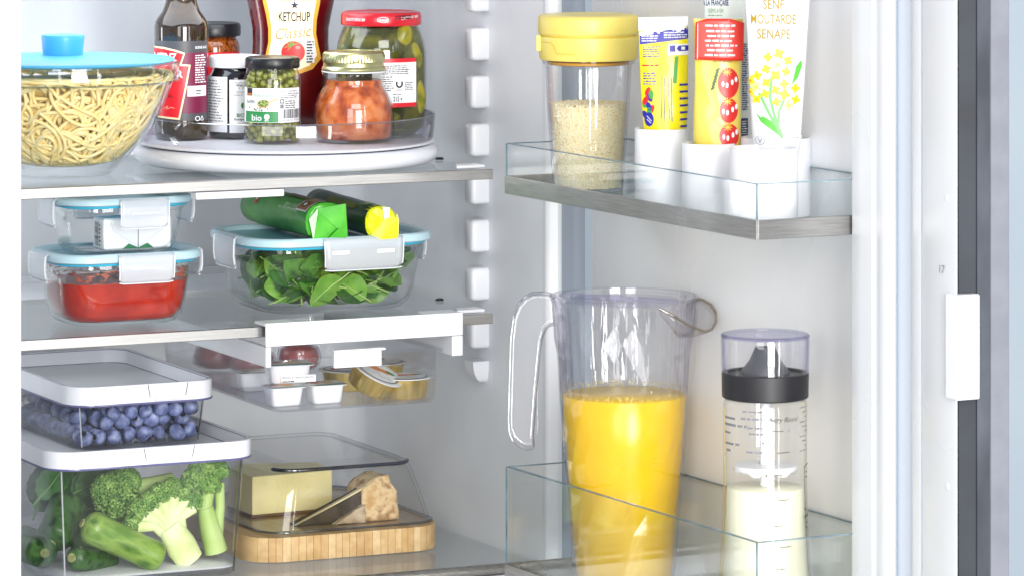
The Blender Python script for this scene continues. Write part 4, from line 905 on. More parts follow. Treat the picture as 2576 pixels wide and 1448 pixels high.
# ================================================================ bottom shelf
def corner_lines(t, w_, d_, r_, z0, z1, a, ml, mr):  # highlight and dark edge line of the clear corners, coloured in as tubes
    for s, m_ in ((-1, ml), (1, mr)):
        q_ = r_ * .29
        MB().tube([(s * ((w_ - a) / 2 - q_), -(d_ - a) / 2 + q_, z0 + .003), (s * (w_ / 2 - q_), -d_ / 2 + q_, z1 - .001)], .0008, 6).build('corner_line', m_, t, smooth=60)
M['line_pale'] = clear('corner highlight', (.9, .9, .92), (.8, .8, .84), f0=.12, rough=.15, milk=.28)  # highlight put into the colour of the left corner tube
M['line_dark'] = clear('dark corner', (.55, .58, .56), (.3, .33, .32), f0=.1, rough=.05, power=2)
def bin_lid(t, w_, d_, r_, z0, z1, tab_x, tab_w):
    """white rim lid with a recessed clear floor and a pull tab in front"""
    zr = z0 + .0044
    MB().rrl([(w_ - .004, d_ - .004, r_, z0), (w_, d_, r_, z0 + .0006), (w_, d_, r_, z1 - .0006), (w_ - .0012, d_ - .0012, r_, z1), (w_ - .007, d_ - .007, r_ - .003, z1), (w_ - .0084, d_ - .0084, r_ - .004, z1 - .0008), (w_ - .013, d_ - .013, r_ - .006, zr)], 8, cap0=False, cap1=False).build('lid_rim', M['white_gloss'], t, smooth=40)
    MB().rrl([(w_ - .0128, d_ - .0128, r_ - .006, zr - .002), (w_ - .0128, d_ - .0128, r_ - .006, zr)], 8).build('lid_floor', clear('lid floor', (.86, .87, .90), (.7, .72, .78), rough=.05, milk=.75, milkc=col(238, 240, 244)), t, smooth=40)
    MB().rrl([(w_ + .0010, d_ + .0010, r_ + .0005, z0 - .0012), (w_ + .0016, d_ + .0016, r_ + .0005, z0 - .0004), (w_ + .0010, d_ + .0010, r_ + .0005, z0 + .0008)], 8, cap0=False, cap1=False).build('lid_edge', mat('violet clear edge', col(96, 96, 134), .1), t, smooth=40)
    MB().rrl([(w_ - .0004, d_ - .0004, r_, z1 - .0003), (w_ + .0006, d_ + .0006, r_, z1 + .0003), (w_ - .0016, d_ - .0016, r_, z1 + .0006)], 8, cap0=False, cap1=False).build('lid_edge', M['plastic_clear'], t, smooth=40)
    for q_, zz in ((.0086, z1 - .0006), (.0128, zr + .0004)):
        lp = [(a, b_, zz) for a, b_ in rr(w_ - q_, d_ - q_, r_ - q_ * .45, 8)]; MB().tube(lp + lp[:1], .00035, 6, caps=False).build('lid_line', mat('violet line', col(112, 112, 146), .2), t, smooth=60)
    y = -d_ / 2
    MB().prism([(tab_x - tab_w / 2 + .003, z0 + .0035), (tab_x + tab_w / 2 - .002, z0 + .0035), (tab_x + tab_w / 2, z1 - .0012), (tab_x - tab_w / 2, z1 - .0012)], y - .0009, y + .0015).build('pull_tab', M['white_gloss'], t, bevel=.0004)
    MB().prism([(tab_x - tab_w / 2 + .004, z0 + .0020), (tab_x + tab_w / 2 - .003, z0 + .0024), (tab_x + tab_w / 2 - .003, z0 + .0050), (tab_x - tab_w / 2 + .004, z0 + .0046)], y - .0034, y - .0002).build('tab_lip', M['white_gloss'], t, bevel=.0008)
    for s in (-1, 1):
        MB().prism([(tab_x + s * tab_w / 2 - .0004, z0 + .0052), (tab_x + s * tab_w / 2 + .0002, z0 + .0052), (tab_x + s * (tab_w / 2 + .0022) + .0002, z1 - .0008), (tab_x + s * (tab_w / 2 + .0022) - .0004, z1 - .0008)], y - .0002 - .0002, y + .0005).build('tab_slit', M['ink'], t)
def bin_box(t, w_, d_, r_, z0, z1, taper=.012):
    g = .0018; a = taper
    MB().rrl([(w_ - a - .012, d_ - a - .012, r_ - .006, z0), (w_ - a - .004, d_ - a - .004, r_ - .002, z0 + .0010), (w_ - a, d_ - a, r_, z0 + .005), (w_, d_, r_, z1), (w_ - 2 * g, d_ - 2 * g, r_ - g, z1), (w_ - a - 2 * g, d_ - a - 2 * g, r_ - g, z0 + .0065), (w_ - a - 2 * g - .004, d_ - a - 2 * g - .004, r_ - .004, z0 + .0032), (w_ - a - 2 * g - .010, d_ - a - 2 * g - .010, r_ - .006, z0 + .0026)], 7).build('box', M['bin'], t, smooth=50)

# vegetable box
VW, VD, VR = .195, .310, .026; VC = PZ(634, 1446, 0) + Vector((-VW / 2, VD / 2, .0004))
vbx = thing('vegetable_box', 'large clear box of broccoli and zucchini with a white rim lid', 'storage box', VC)
bin_box(vbx, VW, VD, VR, 0, .1125); corner_lines(vbx, VW, VD, VR, 0, .1125, .012, M['line_pale'], M['line_dark'])
MB().rrl([(.176, .290, .018, .0068), (.178, .292, .018, .0080), (.176, .290, .018, .0088)], 6).build('drip_tray', M['white'], vbx, smooth=40)
dots = MB()
for i in range(11):
    for j in range(12): dots.lathe([(.0014, .0089), (.0012, .0091), (0, .0092)], 8, c=(-.075 + .015 * i, -.132 + .014 * j), cap1=False)
dots.build('drip_holes', mat('tray dots', col(214, 217, 222), .5), vbx)
bin_lid(vbx, VW + .012, VD + .012, VR + .004, .1115, .1280, .012, .046)
# blueberry box
BZ = .1166
BW, BDp = .138, .250; BC = PZ(533, 1114, BZ) + Vector((-BW / 2, BDp / 2, 0))
bbx = thing('blueberry_box', 'flat clear box of blueberries with a white rim lid, on the vegetable box', 'storage box', BC)
bin_box(bbx, BW, BDp, .022, 0, .0445, .008); corner_lines(bbx, BW, BDp, .022, 0, .0445, .008, M['line_pale'], M['line_dark'])
bin_lid(bbx, BW + .012, BDp + .012, .026, .0435, .0615, .022, .036)
bl_m = mat('blueberry skin', col(64, 71, 110), .5, rnd=.25, c2=col(116, 128, 174), c3=col(166, 176, 208), vs=110, lo=.34, hi=.7, detail=6, bump=.2, bs=260)
bl_d = mat('blueberry crown', col(20, 20, 34), .7)
bmes = []
for i in range(4):
    mb = MB(); r = .0080; n = 18
    pr = [(0, -1), (.35, -.94), (.68, -.74), (.92, -.40), (1.0, -.02), (.95, .34), (.76, .66), (.50, .84), (.36, .88)]
    rows = [[(r * a * cos(2 * pi * j / n) * (1 + .03 * sin(2 * (2 * pi * j / n) + i)), r * a * sin(2 * pi * j / n) * (1 + .03 * sin(3 * (2 * pi * j / n) + i)), r * .86 * b_) for j in range(n)] for a, b_ in pr]
    mb.grid(rows)
    rows = [[(r * a * (1.12 if (q and j % 4 == 0) else 1) * cos(2 * pi * j / n), r * a * (1.12 if (q and j % 4 == 0) else 1) * sin(2 * pi * j / n), r * .93 * (b_ + (.05 if (q and j % 4 == 0) else 0))) for j in range(n)] for a, b_, q in ((.36, .88, 0), (.37, .93, 1), (.27, .86, 0), (.14, .80, 0), (.001, .79, 0))]
    mb.grid(rows, 1)
    bmes.append(mb.mesh('blueberry', [bl_m, bl_d], 60))
rn = random.Random(8); cnt = 0; placed = []
hx, hy = BW / 2 - .0155, BDp / 2 - .0155
def too_close(p, rad):
    return any((p - q).length < (rad + r2) * .93 for q, r2 in placed)
for layer, zz in enumerate((.0108, .0228, .0330)):
    nx = 7; ny = 14
    for jy in range(ny):
        for ix in range(nx + (layer % 2 == 0)):
            x = -hx + 2 * hx * (ix + (.5 if layer % 2 else 0)) / nx; y = -hy + .0153 * jy + (.0075 if layer % 2 else 0)
            if abs(x) > hx + .001 or y > hy: continue
            if layer == 2 and (rn.random() < .15 or jy > 3 or x < -.030): continue
            if layer == 1 and x < -.035 and rn.random() < .4: continue
            if jy > 3 and x > -.022: continue
            p_ = Vector((x + rn.uniform(-.0022, .0022), y + rn.uniform(-.0022, .0022), zz + rn.uniform(-.0012, .0018))); s = rn.uniform(.84, 1.12)
            p_.x = max(-hx, min(hx, p_.x)); p_.y = max(-hy, min(hy, p_.y))
            if too_close(p_, .0078 * s): s *= .94
            placed.append((p_, .0078 * s))
            rt = (rn.uniform(.3, 2.6), rn.uniform(-.8, .8), rn.uniform(0, 6.28))
            o_ = put('blueberry', bmes[cnt % 4], None, BC + p_, rt, (s, s, s)); cnt += 1
            tag(o_, 'dusty blue blueberry in the flat clear box', 'blueberry', 'blueberries in the box')

# broccoli
crown_m = mat('broccoli crown', col(66, 112, 46), .6, c2=col(112, 154, 70), c3=col(164, 196, 108), vs=120, lo=.3, hi=.7)
stalk_m = mat('broccoli stalk', col(164, 196, 104), .5, c2=col(194, 216, 140), vs=40, stretch=(1, 1, .4), sss=.2)
cut_m = mat('cut broccoli', col(210, 224, 150), .5, c2=col(232, 238, 190), vs=45, sss=.2)
_ib = bmesh.new(); bmesh.ops.create_icosphere(_ib, subdivisions=1, radius=1); ICO_V = [v.co.copy() for v in _ib.verts]; ICO_F = [tuple(v.index for v in f.verts) for f in _ib.faces]; _ib.free()
def florets(mb, lobes, n, rad, rn, front_only=False):
    for i in range(n):
        c, r = lobes[rn.randrange(len(lobes))]; d = Vector((rn.gauss(0, 1), rn.gauss(0, 1), rn.gauss(0, 1))).normalized()
        if d.z < -.55: d.z *= -1
        p_ = Vector(c) + d * r * rn.uniform(.93, 1.05); s = rad * rn.uniform(.7, 1.3)
        if any((p_ - Vector(c2)).length < r2 * .82 for c2, r2 in lobes): continue
        mb.add([p_ + v * s for v in ICO_V], ICO_F)
    for c, r in lobes: mb.add([Vector(c) + v * r * .96 for v in ICO_V], ICO_F)
def broccoli(label, loc, rot, lobes, stalks, n=1500, rad=.0017, flat=1.0, cut=False):
    t = thing('broccoli_floret', label, 'broccoli', loc, 0, 'broccoli pieces in the vegetable box'); t.rotation_euler = rot
    mb = MB(); florets(mb, lobes, n, rad, random.Random(len(label)))
    if flat != 1.0: mb.v = [(x, y * flat, zz) for x, y, zz in mb.v]
    mb.build('crown', crown_m, t, smooth=70)
    sb = MB()
    for path, rads in stalks: sb.tube(path, rads, 10)
    sb.v = [(x + .0006 * mnoise.noise(Vector((x, y, zz)) * 120), y * (flat if flat != 1 else 1) + .0006 * mnoise.noise(Vector((y, zz, x)) * 150), zz) for x, y, zz in sb.v]
    sb.build('stalk', cut_m if cut else stalk_m, t, smooth=60)
    return t
vz = .0095; yf = VC.y - VD / 2 + .012
def C6(x, y, yp): return PY(x * .3937, 877.8 + y * .3937, yp)     # point of the vegetable box seen in the photograph
# cut half, front centre: pale stalk running down to the right, crown fanning up to the left
def cut_half(label, base, tips, y, thick, fork):
    t = thing('broccoli_floret', label, 'broccoli', base, 0, 'broccoli pieces in the vegetable box')
    fk = fork - base; sb = MB(); lob = []
    sb.tube([Vector((.001, 0, -.001)), fk * .4, fk * .8, fk], [.0135, .0150, .0135, .012], 14)
    for q_, (tp, rad) in enumerate(tips):
        v = tp - base; sb.tube([fk * .45, fk * .5 + v * .42 + Vector((0, 0, .002)), v * .93 + Vector((0, -.001, 0))], [.0085, .0052, .0056], 9)
        lob.append((tuple(v + Vector((0, .004, 0))), rad)); lob.append((tuple(v + Vector((.003, .010, .002))), rad * .9))
    sb.v = [(x + .0007 * mnoise.noise(Vector((x, y_, zz)) * 120), (y_ + .002) * thick + .0005 * mnoise.noise(Vector((y_, zz, x)) * 150), zz) for x, y_, zz in sb.v]
    sb.build('stalk', cut_m, t, smooth=60)
    mb = MB(); florets(mb, lob, 3200, .00125, random.Random(9)); mb.build('crown', crown_m, t, smooth=70)
    return t
yc = yf + .022
base = C6(1215, 1345, yc); fork = C6(1080, 1130, yc)
tips = [(C6(a, b_, yc), r) for a, b_, r in ((850, 1120, .0075), (890, 1040, .0095), (960, 985, .0095), (1030, 935, .0095), (1110, 905, .0095), (1185, 925, .0095), (1245, 985, .0080))]
cut_half('halved broccoli floret with its pale cut face toward the front', base, tips, yc, .62, fork)
# right piece, crown on top, tall stalk
yc = yf + .036; base = C6(1370, 1260, yc)
L_ = lambda a, b_: tuple(C6(a, b_, yc) - base)
lob = [(L_(1310, 800), .0125), (L_(1390, 780), .0105), (L_(1240, 840), .0120), (L_(1340, 870), .0105), (L_(1200, 890), .0085), (L_(1270, 770), .0095)]
st = [([L_(1380, 1290), L_(1345, 1150), L_(1310, 1010)], [.0115, .0105, .008]), ([L_(1315, 1040), L_(1260, 950), L_(1225, 890)], [.0065, .005, .006]), ([L_(1310, 1020), L_(1330, 920), L_(1320, 850)], [.0065, .006, .008]), ([L_(1385, 1180), L_(1405, 1000), L_(1400, 850)], [.006, .0045, .005])]
broccoli('upright broccoli piece with a dark green crown, rightmost in the vegetable box', base, (0, 0, 0), lob, st, 3400, .0014)
# rear left floret
yc = yf + .060; base = C6(745, 930, yc)
L_ = lambda a, b_: tuple(C6(a, b_, yc) - base)
lob = [((0, 0, 0), .022), (L_(690, 900), .015), (L_(800, 850), .0145), (L_(760, 1010), .0165), (L_(820, 980), .0135)]
st = [([L_(840, 900), L_(960, 870), L_(1100, 855)], [.0105, .0085, .0105])]
broccoli('round broccoli floret lying on its side at the back of the vegetable box', base, (0, 0, 0), lob, st, 4200, .0015)
# cucumbers and zucchini
def squash(name, label, cat, a, b_, r, m, tipm, bend=.06, ribs=0, seed=1, grp='green squash in the vegetable box'):
    a, b_ = Vector(a), Vector(b_); ax_ = b_ - a; L = ax_.length; t = thing(name, label, cat, a, 0, grp); t.rotation_mode = 'QUATERNION'; t.rotation_quaternion = ax_.to_track_quat('Z', 'Y')
    rows = []; n = 28
    for i in range(25):
        q = i / 24; e = min(1, (q / .14)) if q < .5 else min(1, (1 - q) / .12); rad = r * (1 - (1 - e) ** 2.2 if e < 1 else 1) ** .55 * (1 - .06 * cos(q * 5 + seed)); rad = max(rad, .0006)
        rows.append([(rad * (1 + (ribs * cos(8 * 2 * pi * j / n))) * cos(2 * pi * j / n) + bend * L * sin(pi * q) * .3, rad * (1 + (ribs * cos(8 * 2 * pi * j / n))) * sin(2 * pi * j / n), q * L) for j in range(n)])
    MB().grid(rows, 0, True, True, True).build('skin', m, t, smooth=70)
    MB().lathe([(.0045, -.0004), (.0042, -.0016), (.002, -.0022), (0, -.0018)], 12, cap1=False).build('stem_end', tipm, t, smooth=60)
    return t
zu = mat('zucchini skin', col(40, 74, 32), .34, c2=col(70, 108, 52), c3=col(30, 58, 28), vs=90, detail=6, bump=.1)
cu = mat('pale zucchini skin', col(96, 138, 48), .34, c2=col(140, 172, 76), c3=col(70, 112, 38), vs=34, stretch=(2.2, 2.2, .8), detail=7, coat=.1)
tipm = mat('stem cut', col(170, 176, 110), .7, c2=col(130, 136, 84), vs=200)
squash('zucchini', 'pale green zucchini slanting down in front of the broccoli', 'zucchini', C6(530, 1110, yf + .016), C6(1040, 1345, yf + .012), .0152, cu, tipm, .05, .004, 3)
squash('zucchini', 'dark zucchini standing on end behind the left wall of the vegetable box', 'zucchini', C6(330, 1235, yf + .055), C6(450, 970, yf + .085), .0180, zu, tipm, .02, .012, 5)
squash('zucchini', 'dark zucchini lying low at the left of the vegetable box', 'zucchini', C6(285, 1300, yf + .045), C6(150, 1230, yf + .15), .0160, zu, tipm, .03, .012, 6)
squash('zucchini', 'small dark zucchini on the floor of the vegetable box under the pale one', 'zucchini', C6(460, 1330, yf + .018), C6(720, 1345, yf + .060), .0115, zu, tipm, .03, .012, 7)
gl = [mat('mint leaf', col(52, 104, 44), .45, c2=col(80, 134, 62), vs=90, bump=.7, bs=160), mat('mint rib', col(120, 160, 90), .5)]
gm_ = [leaf_mesh('herb_leaf', .046, .030, .010, .4, .3, gl, i + 40, .05) for i in range(3)]
rn = random.Random(77)
for i in range(16):
    o_ = put('herb_leaf', gm_[i % 3], None, C6(rn.uniform(190, 460), rn.uniform(930, 1100), yf + rn.uniform(.095, .14)), (rn.gauss(.9, .5), rn.gauss(-.3, .5), rn.uniform(-.6, .9)))
    tag(o_, 'crinkled green herb leaf behind the left wall of the vegetable box', 'leaf', 'herb leaves in the vegetable box')

# ---- cheese board with glass cover
CW, CDp = .203, .270; CC = PZ(1124, 1381, 0) + Vector((-CW / 2, CDp / 2, .0006))
board = thing('cheese_board', 'bamboo cheese board of glued strips on the bottom shelf', 'board', CC)
woods = [mat('bamboo %d' % i, c1, .5, c2=c2_, vs=70, stretch=(1.5, .12, 1.5), bump=.12, bs=240) for i, (c1, c2_) in enumerate(((col(206, 176, 128), col(192, 158, 108)), (col(214, 188, 144), col(200, 168, 120)), (col(198, 164, 114), col(182, 146, 96)), (col(210, 180, 132), col(188, 154, 104))))]
out = rr(CW, CDp, .034, 10); nS = 26; rn = random.Random(2); edges = [-CW / 2]
while edges[-1] < CW / 2 - .0095: edges.append(edges[-1] + rn.uniform(.0064, .0088))
edges[-1] = CW / 2
def yext(x):
    a = CW / 2 - .034
    return CDp / 2 if abs(x) <= a else CDp / 2 - .034 + sqrt(max(0, .034 ** 2 - (abs(x) - a) ** 2))
BH = .0235
for i, (x0, x1) in enumerate(zip(edges, edges[1:])):
    xs = [x0 + .00008 + (x1 - x0 - .00016) * q / 5 for q in range(6)]
    pts = [(x, -yext(x)) for x in xs] + [(x, yext(x)) for x in reversed(xs)]
    MB().slab(pts, 0, BH + (rn.uniform(0, .00012))).build('bamboo_strip', woods[(i * 7 + i // 3) % 4], board, bevel=.0003 if .02 < i < 99 else 0, seg=1)
cv = thing('glass_cover', 'clear rectangular glass cheese cover over two cheeses on the bamboo board', 'cover', CC + Vector((.0095, .0, BH + .0004)))
g = .0026
def loop(w_, d_, r_, zz): 
    q_ = [(x, y, zz) for x, y in rr(w_, d_, r_, 8)]; return q_ + q_[:1]
de = clear('dark glass edge', (.50, .55, .62), (.10, .13, .20), f0=.15, rough=.03, power=2.5)
MB().tube([(x, y, .0578) for x, y in rr(.143, .208, .022, 8)[18:36]], [.0004] + [.0019] * 16 + [.0004], 8).build('top_edge', clear('navy refraction line', (.16, .20, .34), (.05, .07, .14), f0=.15, rough=.03, power=2), cv, smooth=60)  # refraction along the top edge, coloured in as a navy tube
MB().tube(loop(.1840, .2440, .029, .0014), .0012, 8, caps=False).build('bottom_edge', de, cv, smooth=60)
cs = [(.186, .246, .030, 0), (.186, .246, .030, .0022), (.180, .240, .028, .0032), (.164, .226, .026, .030), (.149, .214, .024, .052), (.141, .206, .023, .0588), (.128, .192, .022, .0620), (.108, .170, .018, .0628)]
MB().rrl(cs + [(.108, .170, .018, .0598), (.126, .190, .020, .0590), (.137, .202, .021, .0562), (.1435, .2085, .022, .051), (.1585, .2205, .024, .030), (.175, .235, .027, .003), (.180, .240, .028, 0)], 8).build('glass', M['dome_glass'], cv, smooth=50)
zc = CC.z + BH + .0005
ch1 = thing('cheese_block', 'pale yellow block of hard cheese at the back under the glass cover', 'cheese', (0, 0, zc))
q = [PZ(655, 1305, zc), PZ(862, 1292, zc)]
x0, y0 = CC.x - .0560, CC.y - .020
cm = mat('pale cheese', col(226, 214, 150), .45, c2=col(236, 226, 170), vs=40, sss=.2, bump=.15, bs=120)
mb = MB().slab([(x0, y0), (x0 + .088, y0 + .006), (x0 + .094, y0 + .060), (x0 + .020, y0 + .085), (x0 - .001, y0 + .060)], .0012, .0405); mb.build('paste', cm, ch1, bevel=.0014)
MB().slab([(x0 - .0012, y0 - .0012), (x0 + .089, y0 + .005), (x0 + .0952, y0 + .061), (x0 + .020, y0 + .0865), (x0 - .0022, y0 + .061)], 0, .0030).build('rind', mat('brown rind', col(120, 84, 50), .7, c2=col(90, 62, 38), vs=60), ch1, bevel=.0008)
ch2 = thing('cheese_wedge', 'wedge of soft cheese with a crusty tan rind at the front under the cover', 'cheese', (CC.x - .004, CC.y, zc)); ch2.scale = (1.12, 1, 1.05)
rn = random.Random(4)
def lump(mb_, amp, fr, seed, lv=3):
    bm = bmesh.new(); me = mb_.mesh('tmp', M['paper'], 0); bm.from_mesh(me); bpy.data.meshes.remove(me)
    bmesh.ops.triangulate(bm, faces=bm.faces[:]); bmesh.ops.subdivide_edges(bm, edges=bm.edges[:], cuts=lv, use_grid_fill=True)
    for v in bm.verts:
        n_ = mnoise.noise_vector(v.co * fr + Vector((seed, 0, 0))) * amp; v.co += n_ + mnoise.noise_vector(v.co * fr * 3) * amp * .4
        v.co.z = max(v.co.z, .0002)
    me = bpy.data.meshes.new('lump'); bm.to_mesh(me); bm.free(); return me
yw = -.090
w1 = MB().prism([(.030, 0), (.0665, 0), (.0640, .026), (.0560, .0415), (.0450, .0395), (.0330, .0300)], yw, yw + .040)
me = lump(w1, .0016, 120, 3, 7); me.materials.append(mat('tan crust', col(196, 156, 100), .75, c2=col(222, 196, 150), c3=col(150, 106, 58), vs=95, detail=8, bump=.9, bs=160)); me.shade_smooth(); put('rind', me, ch2)
w2 = MB().prism([(-.0300, 0), (.0310, 0), (.0335, .0295), (.020, .0225)], yw + .004, yw + .022)
me = lump(w2, .0010, 140, 9, 7); me.materials.append(mat('ash dark side', col(36, 30, 22), .8, c2=col(66, 54, 38), c3=col(22, 19, 15), vs=90, detail=8, bump=.7, bs=200)); me.shade_smooth(); put('ash_side', me, ch2)
w3 = MB().prism([(.004, 0), (.0335, 0), (.0330, .017), (.0240, .0120)], yw - .003, yw + .006)
me = lump(w3, .0012, 150, 5, 5); me.materials.append(mat('grey crust', col(196, 180, 152), .8, c2=col(160, 136, 104), vs=110, detail=8, bump=.8, bs=200)); me.shade_smooth(); put('crumbled_rind', me, ch2)
w4 = MB().prism([(-.0300, .0010), (.018, .0240), (.034, .0320), (.0460, .0408), (.034, .0300), (.016, .0215)], yw + .0045, yw + .0095)
w4.build('top_rind', mat('cream rind', col(226, 212, 168), .6, c2=col(204, 186, 136), vs=80), ch2)
# ================================================================ upper door rack
# ---- shaker of couscous with yellow lid
D = rack_D(1480); z = zs_of(D, RZU + .0004); k = D / FPX
sh = put_thing('shaker_jar', 'clear plastic jar of couscous with a two-tier yellow lid, in the upper door rack', 'jar', 1480, D, RZU + .0004)
body = [(r, max(zz, .0006)) for r, zz in prof_px([(84, 474), (88, 470), (90, 455), (98, 340), (104, 250), (108, 172), (109, 165), (116, 160), (117, 152), (116, 146)], D, RZU)]
n = 96; rows = []
for i, (r, zz) in enumerate(body): rows.append([((r + (.0003 * cos(24 * 2 * pi * j / n) if 2 < i < 7 else 0)) * cos(2 * pi * j / n), (r + (.0003 * cos(24 * 2 * pi * j / n) if 2 < i < 7 else 0)) * sin(2 * pi * j / n), zz) for j in range(n)])
inn = [[(x * .955, y * .955, zz + .002) for x, y, zz in r] for r in reversed(rows[1:8])]
MB().grid(rows + inn, 0, True, True, True).build('cup', M['plastic_clear'], sh, smooth=50)
yl = mat('yellow lid', col(228, 208, 104), .36, c2=col(234, 215, 116), vs=20)
MB().lathe(prof_px([(100, 150), (122, 150), (124, 146), (125, 122), (127, 98), (126, 92), (120, 90)], D, RZU), 80).build('collar', yl, sh, smooth=45)
MB().lathe(prof_px([(118, 92), (122, 88), (126, 84), (127, 80), (127, 47), (125, 42), (120, 38.5), (95, 37), (85, 38), (0, 38)], D, RZU), 80, cap1=False).build('lid', yl, sh, smooth=45)
MB().lathe(prof_px([(100, 163), (103, 161), (103, 156), (100, 154)], D, RZU), 64).build('seal', mat('amber seal', col(206, 150, 30), .4), sh)
F = Flat(); Rl = 125.5 * k; zf = zs_of(D - Rl, RZU); X = lambda c: (1259.4 + c * .3584 - 1480) * k; Y = lambda c: zf(c * .3584)
F.line([(X(268), Y(318)), (X(345), Y(316)), (X(368), Y(335)), (X(388), Y(392)), (X(520), Y(394))], .0006, 0, 0)
F.build('collar_step', [mat('yellow shade line', col(214, 182, 40), .4)], sh, on_oval(lambda q: interp([(zf(150), 124.6 * k), (zf(92), 127.2 * k)], q)))
o_ = MB().box(-.0022, .0022, -.003, .0012, VZ(128, D) - RZU, VZ(88, D) - RZU).build('clasp', yl, sh, bevel=.0008); o_.location = (-125.5 * k, -.012, 0)
zc_ = z(262)
cs_ = thing('couscous', 'pale dry couscous filling the yellow-lidded jar', 'couscous', sh.location, -TH); cs_['kind'] = 'stuff'
cr = lambda h: interp([(zz, r * .955 - .0006) for r, zz in body[1:7]], h)
gm1 = [mat('couscous grain', col(248, 238, 200), .6, sss=.2), mat('toasted grain', col(226, 190, 116), .6), mat('couscous mass', col(232, 214, 160), .8, c2=col(244, 232, 190), vs=500, bump=.8, bs=900)]
mb = MB(); rn = random.Random(6)
mb.lathe([(0, .004)] + [(cr(h) - .0012, h) for h in (.004, .02, .04, .06, zc_ - .001)] + [(0, zc_ - .0006)], 48, 2, cap0=False, cap1=False)
for i in range(7000):
    if i < 5600:
        a = rn.uniform(-1.75, 1.75); h = rn.uniform(.004, zc_); r = cr(h) - .0009 - rn.random() * .0006; q_ = Vector((r * sin(a), -r * cos(a), h))
    else:
        a = rn.uniform(0, 2 * pi); r = cr(zc_) * sqrt(rn.random()) * .98; q_ = Vector((r * sin(a), -r * cos(a), zc_ + rn.uniform(-.0005, .0012)))
    s = rn.uniform(.0006, .00105); mb.add([q_ + v * s for v in ICO_V[:]], ICO_F, 0 if rn.random() > .06 else 1) 
mb.build('grains', gm1, cs_, smooth=80)

# ---- white four-cup tube holder
hold_z = RZU + .0004
th = thing('tube_holder', 'white four-cup holder for tubes in the upper door rack', 'holder', DR(.30, .055, hold_z), DRZ)
cups = [(1665, 329, 68, 3.345), (1785, 366, 69, 3.290), (1922, 380, 86, 3.215), (1952, 354, 88, 3.285)]
cup_pos = []
for u_, vt, hw, D_ in cups:
    r_ = hw * D_ / FPX; zt2 = VZ(vt, D_ - r_) - hold_z; lw = UD(u_, D_, hold_z)
    q_ = th.matrix_world.inverted() if False else Matrix.Translation(-Vector(th.location)); lp = Matrix.Rotation(-DRZ, 3, 'Z') @ (lw - Vector(th.location)); cup_pos.append((u_, D_, r_, zt2 + hold_z))
    MB().lathe([(r_ - .004, 0), (r_ - .0008, .0006), (r_, .004), (r_, zt2 - .0006), (r_ - .0006, zt2), (r_ - .0018, zt2), (r_ - .0022, zt2 - .001), (r_ - .0024, .006), (0, .005)], 64, c=(lp.x, lp.y), cap1=False).build('cup', M['white'], th, smooth=45)

def tube_obj(name, label, u_, D_, tab, m, rz=0, depth=.5, tilt=(0, 0), zbase=None):
    """squeezed tube: tab rows (v, half width px, depth ratio)"""
    zb = hold_z + .006 if zbase is None else zbase
    t = thing(name, label, 'tube', UD(u_, D_, zb), -TH + rz, 'food tubes in the white holder'); t.rotation_euler = (tilt[0], tilt[1], -TH + rz)
    kk = D_ / FPX; A = sorted((VZ(v, D_) - zb, hw * kk, dr) for v, hw, dr in tab); A = [(max(a, 0), b_, c) for a, b_, c in A]
    fa = lambda h: interp([(a, b_) for a, b_, c in A], h); fb = lambda h: interp([(a, b_ * c) for a, b_, c in A], h)
    hs = []
    for (a, _, _), (b_, _, _) in zip(A, A[1:]): hs += [a + (b_ - a) * i / 6 for i in range(6)]
    hs.append(A[-1][0]); rn2 = random.Random(u_); rows = []
    for h in hs:
        rows.append([(fa(h) * cos(2 * pi * j / 40), fb(h) * sin(2 * pi * j / 40) * (1 + .05 * sin(h * 190 + j * .5)), h) for j in range(40)])
    MB().grid(rows, 0, True, True, True).build('tube', m, t, smooth=70)
    return t, fa, (lambda h: fb(h) * 1.06), (lambda v: VZ(v, D_) - zb), kk
# harissa tube (yellow, crimp upwards)
u_, D_, r_, zt2 = cup_pos[0]
ym = mat('yellow tube', col(228, 212, 12), .26, c2=col(236, 220, 30), vs=30, bump=.3, bs=70, coat=.2)
t, fa, fb, Zv, kk = tube_obj('harissa_tube', 'yellow food tube with a blue band and silver crimp, in the left cup', 1676, D_, [(470, 40, .95), (400, 46, .85), (330, 54, .6), (250, 59, .35), (150, 61, .18), (90, 61.5, .07), (70, 61.5, .035), (46, 62, .03)], ym, tilt=(0, radians(-1.0)))
F = Flat(); XD = lambda c: (1564.7 + c * .4322 - 1676) * kk; YD = lambda c: Zv(c * .4322)
F.rect(XD(114), YD(178), XD(404), YD(100), 0, 0); F.poly([(XD(118), YD(188)), (XD(402), YD(150)), (XD(402), YD(178)), (XD(118), YD(205))], 4, 1)
F.poly([(XD(120), YD(258)), (XD(402), YD(228)), (XD(402), YD(160)), (XD(120), YD(193))], 1, 1)
F.micro(XD(130), XD(235), YD(240), YD(198), 3, 0, 2, 2, .5, .2); F.micro(XD(260), XD(398), YD(222), YD(180), 3, 0, 2, 3, .5, .2)
F.rect(XD(285), YD(322), XD(402), YD(258), 0, 1); F.rect(XD(292), YD(302), XD(325), YD(266), 1, 2); F.poly([(XD(332), YD(284)), (XD(345), YD(300)), (XD(402), YD(298)), (XD(402), YD(266)), (XD(345), YD(268))], 1, 2); F.rect(XD(360), YD(292), XD(382), YD(274), 0, 3)
F.micro(XD(135), XD(255), YD(330), YD(262), 5, 1, 1, 5, .5, .3); F.micro(XD(130), XD(235), YD(384), YD(370), 1, 2, 1, 6, .8, .1); F.micro(XD(135), XD(215), YD(490), YD(412), 5, 1, 1, 7, .5, .2)
F.poly([(XD(306), YD(484)), (XD(328), YD(484)), (XD(342), YD(330)), (XD(322), YD(330))], 3, 1)
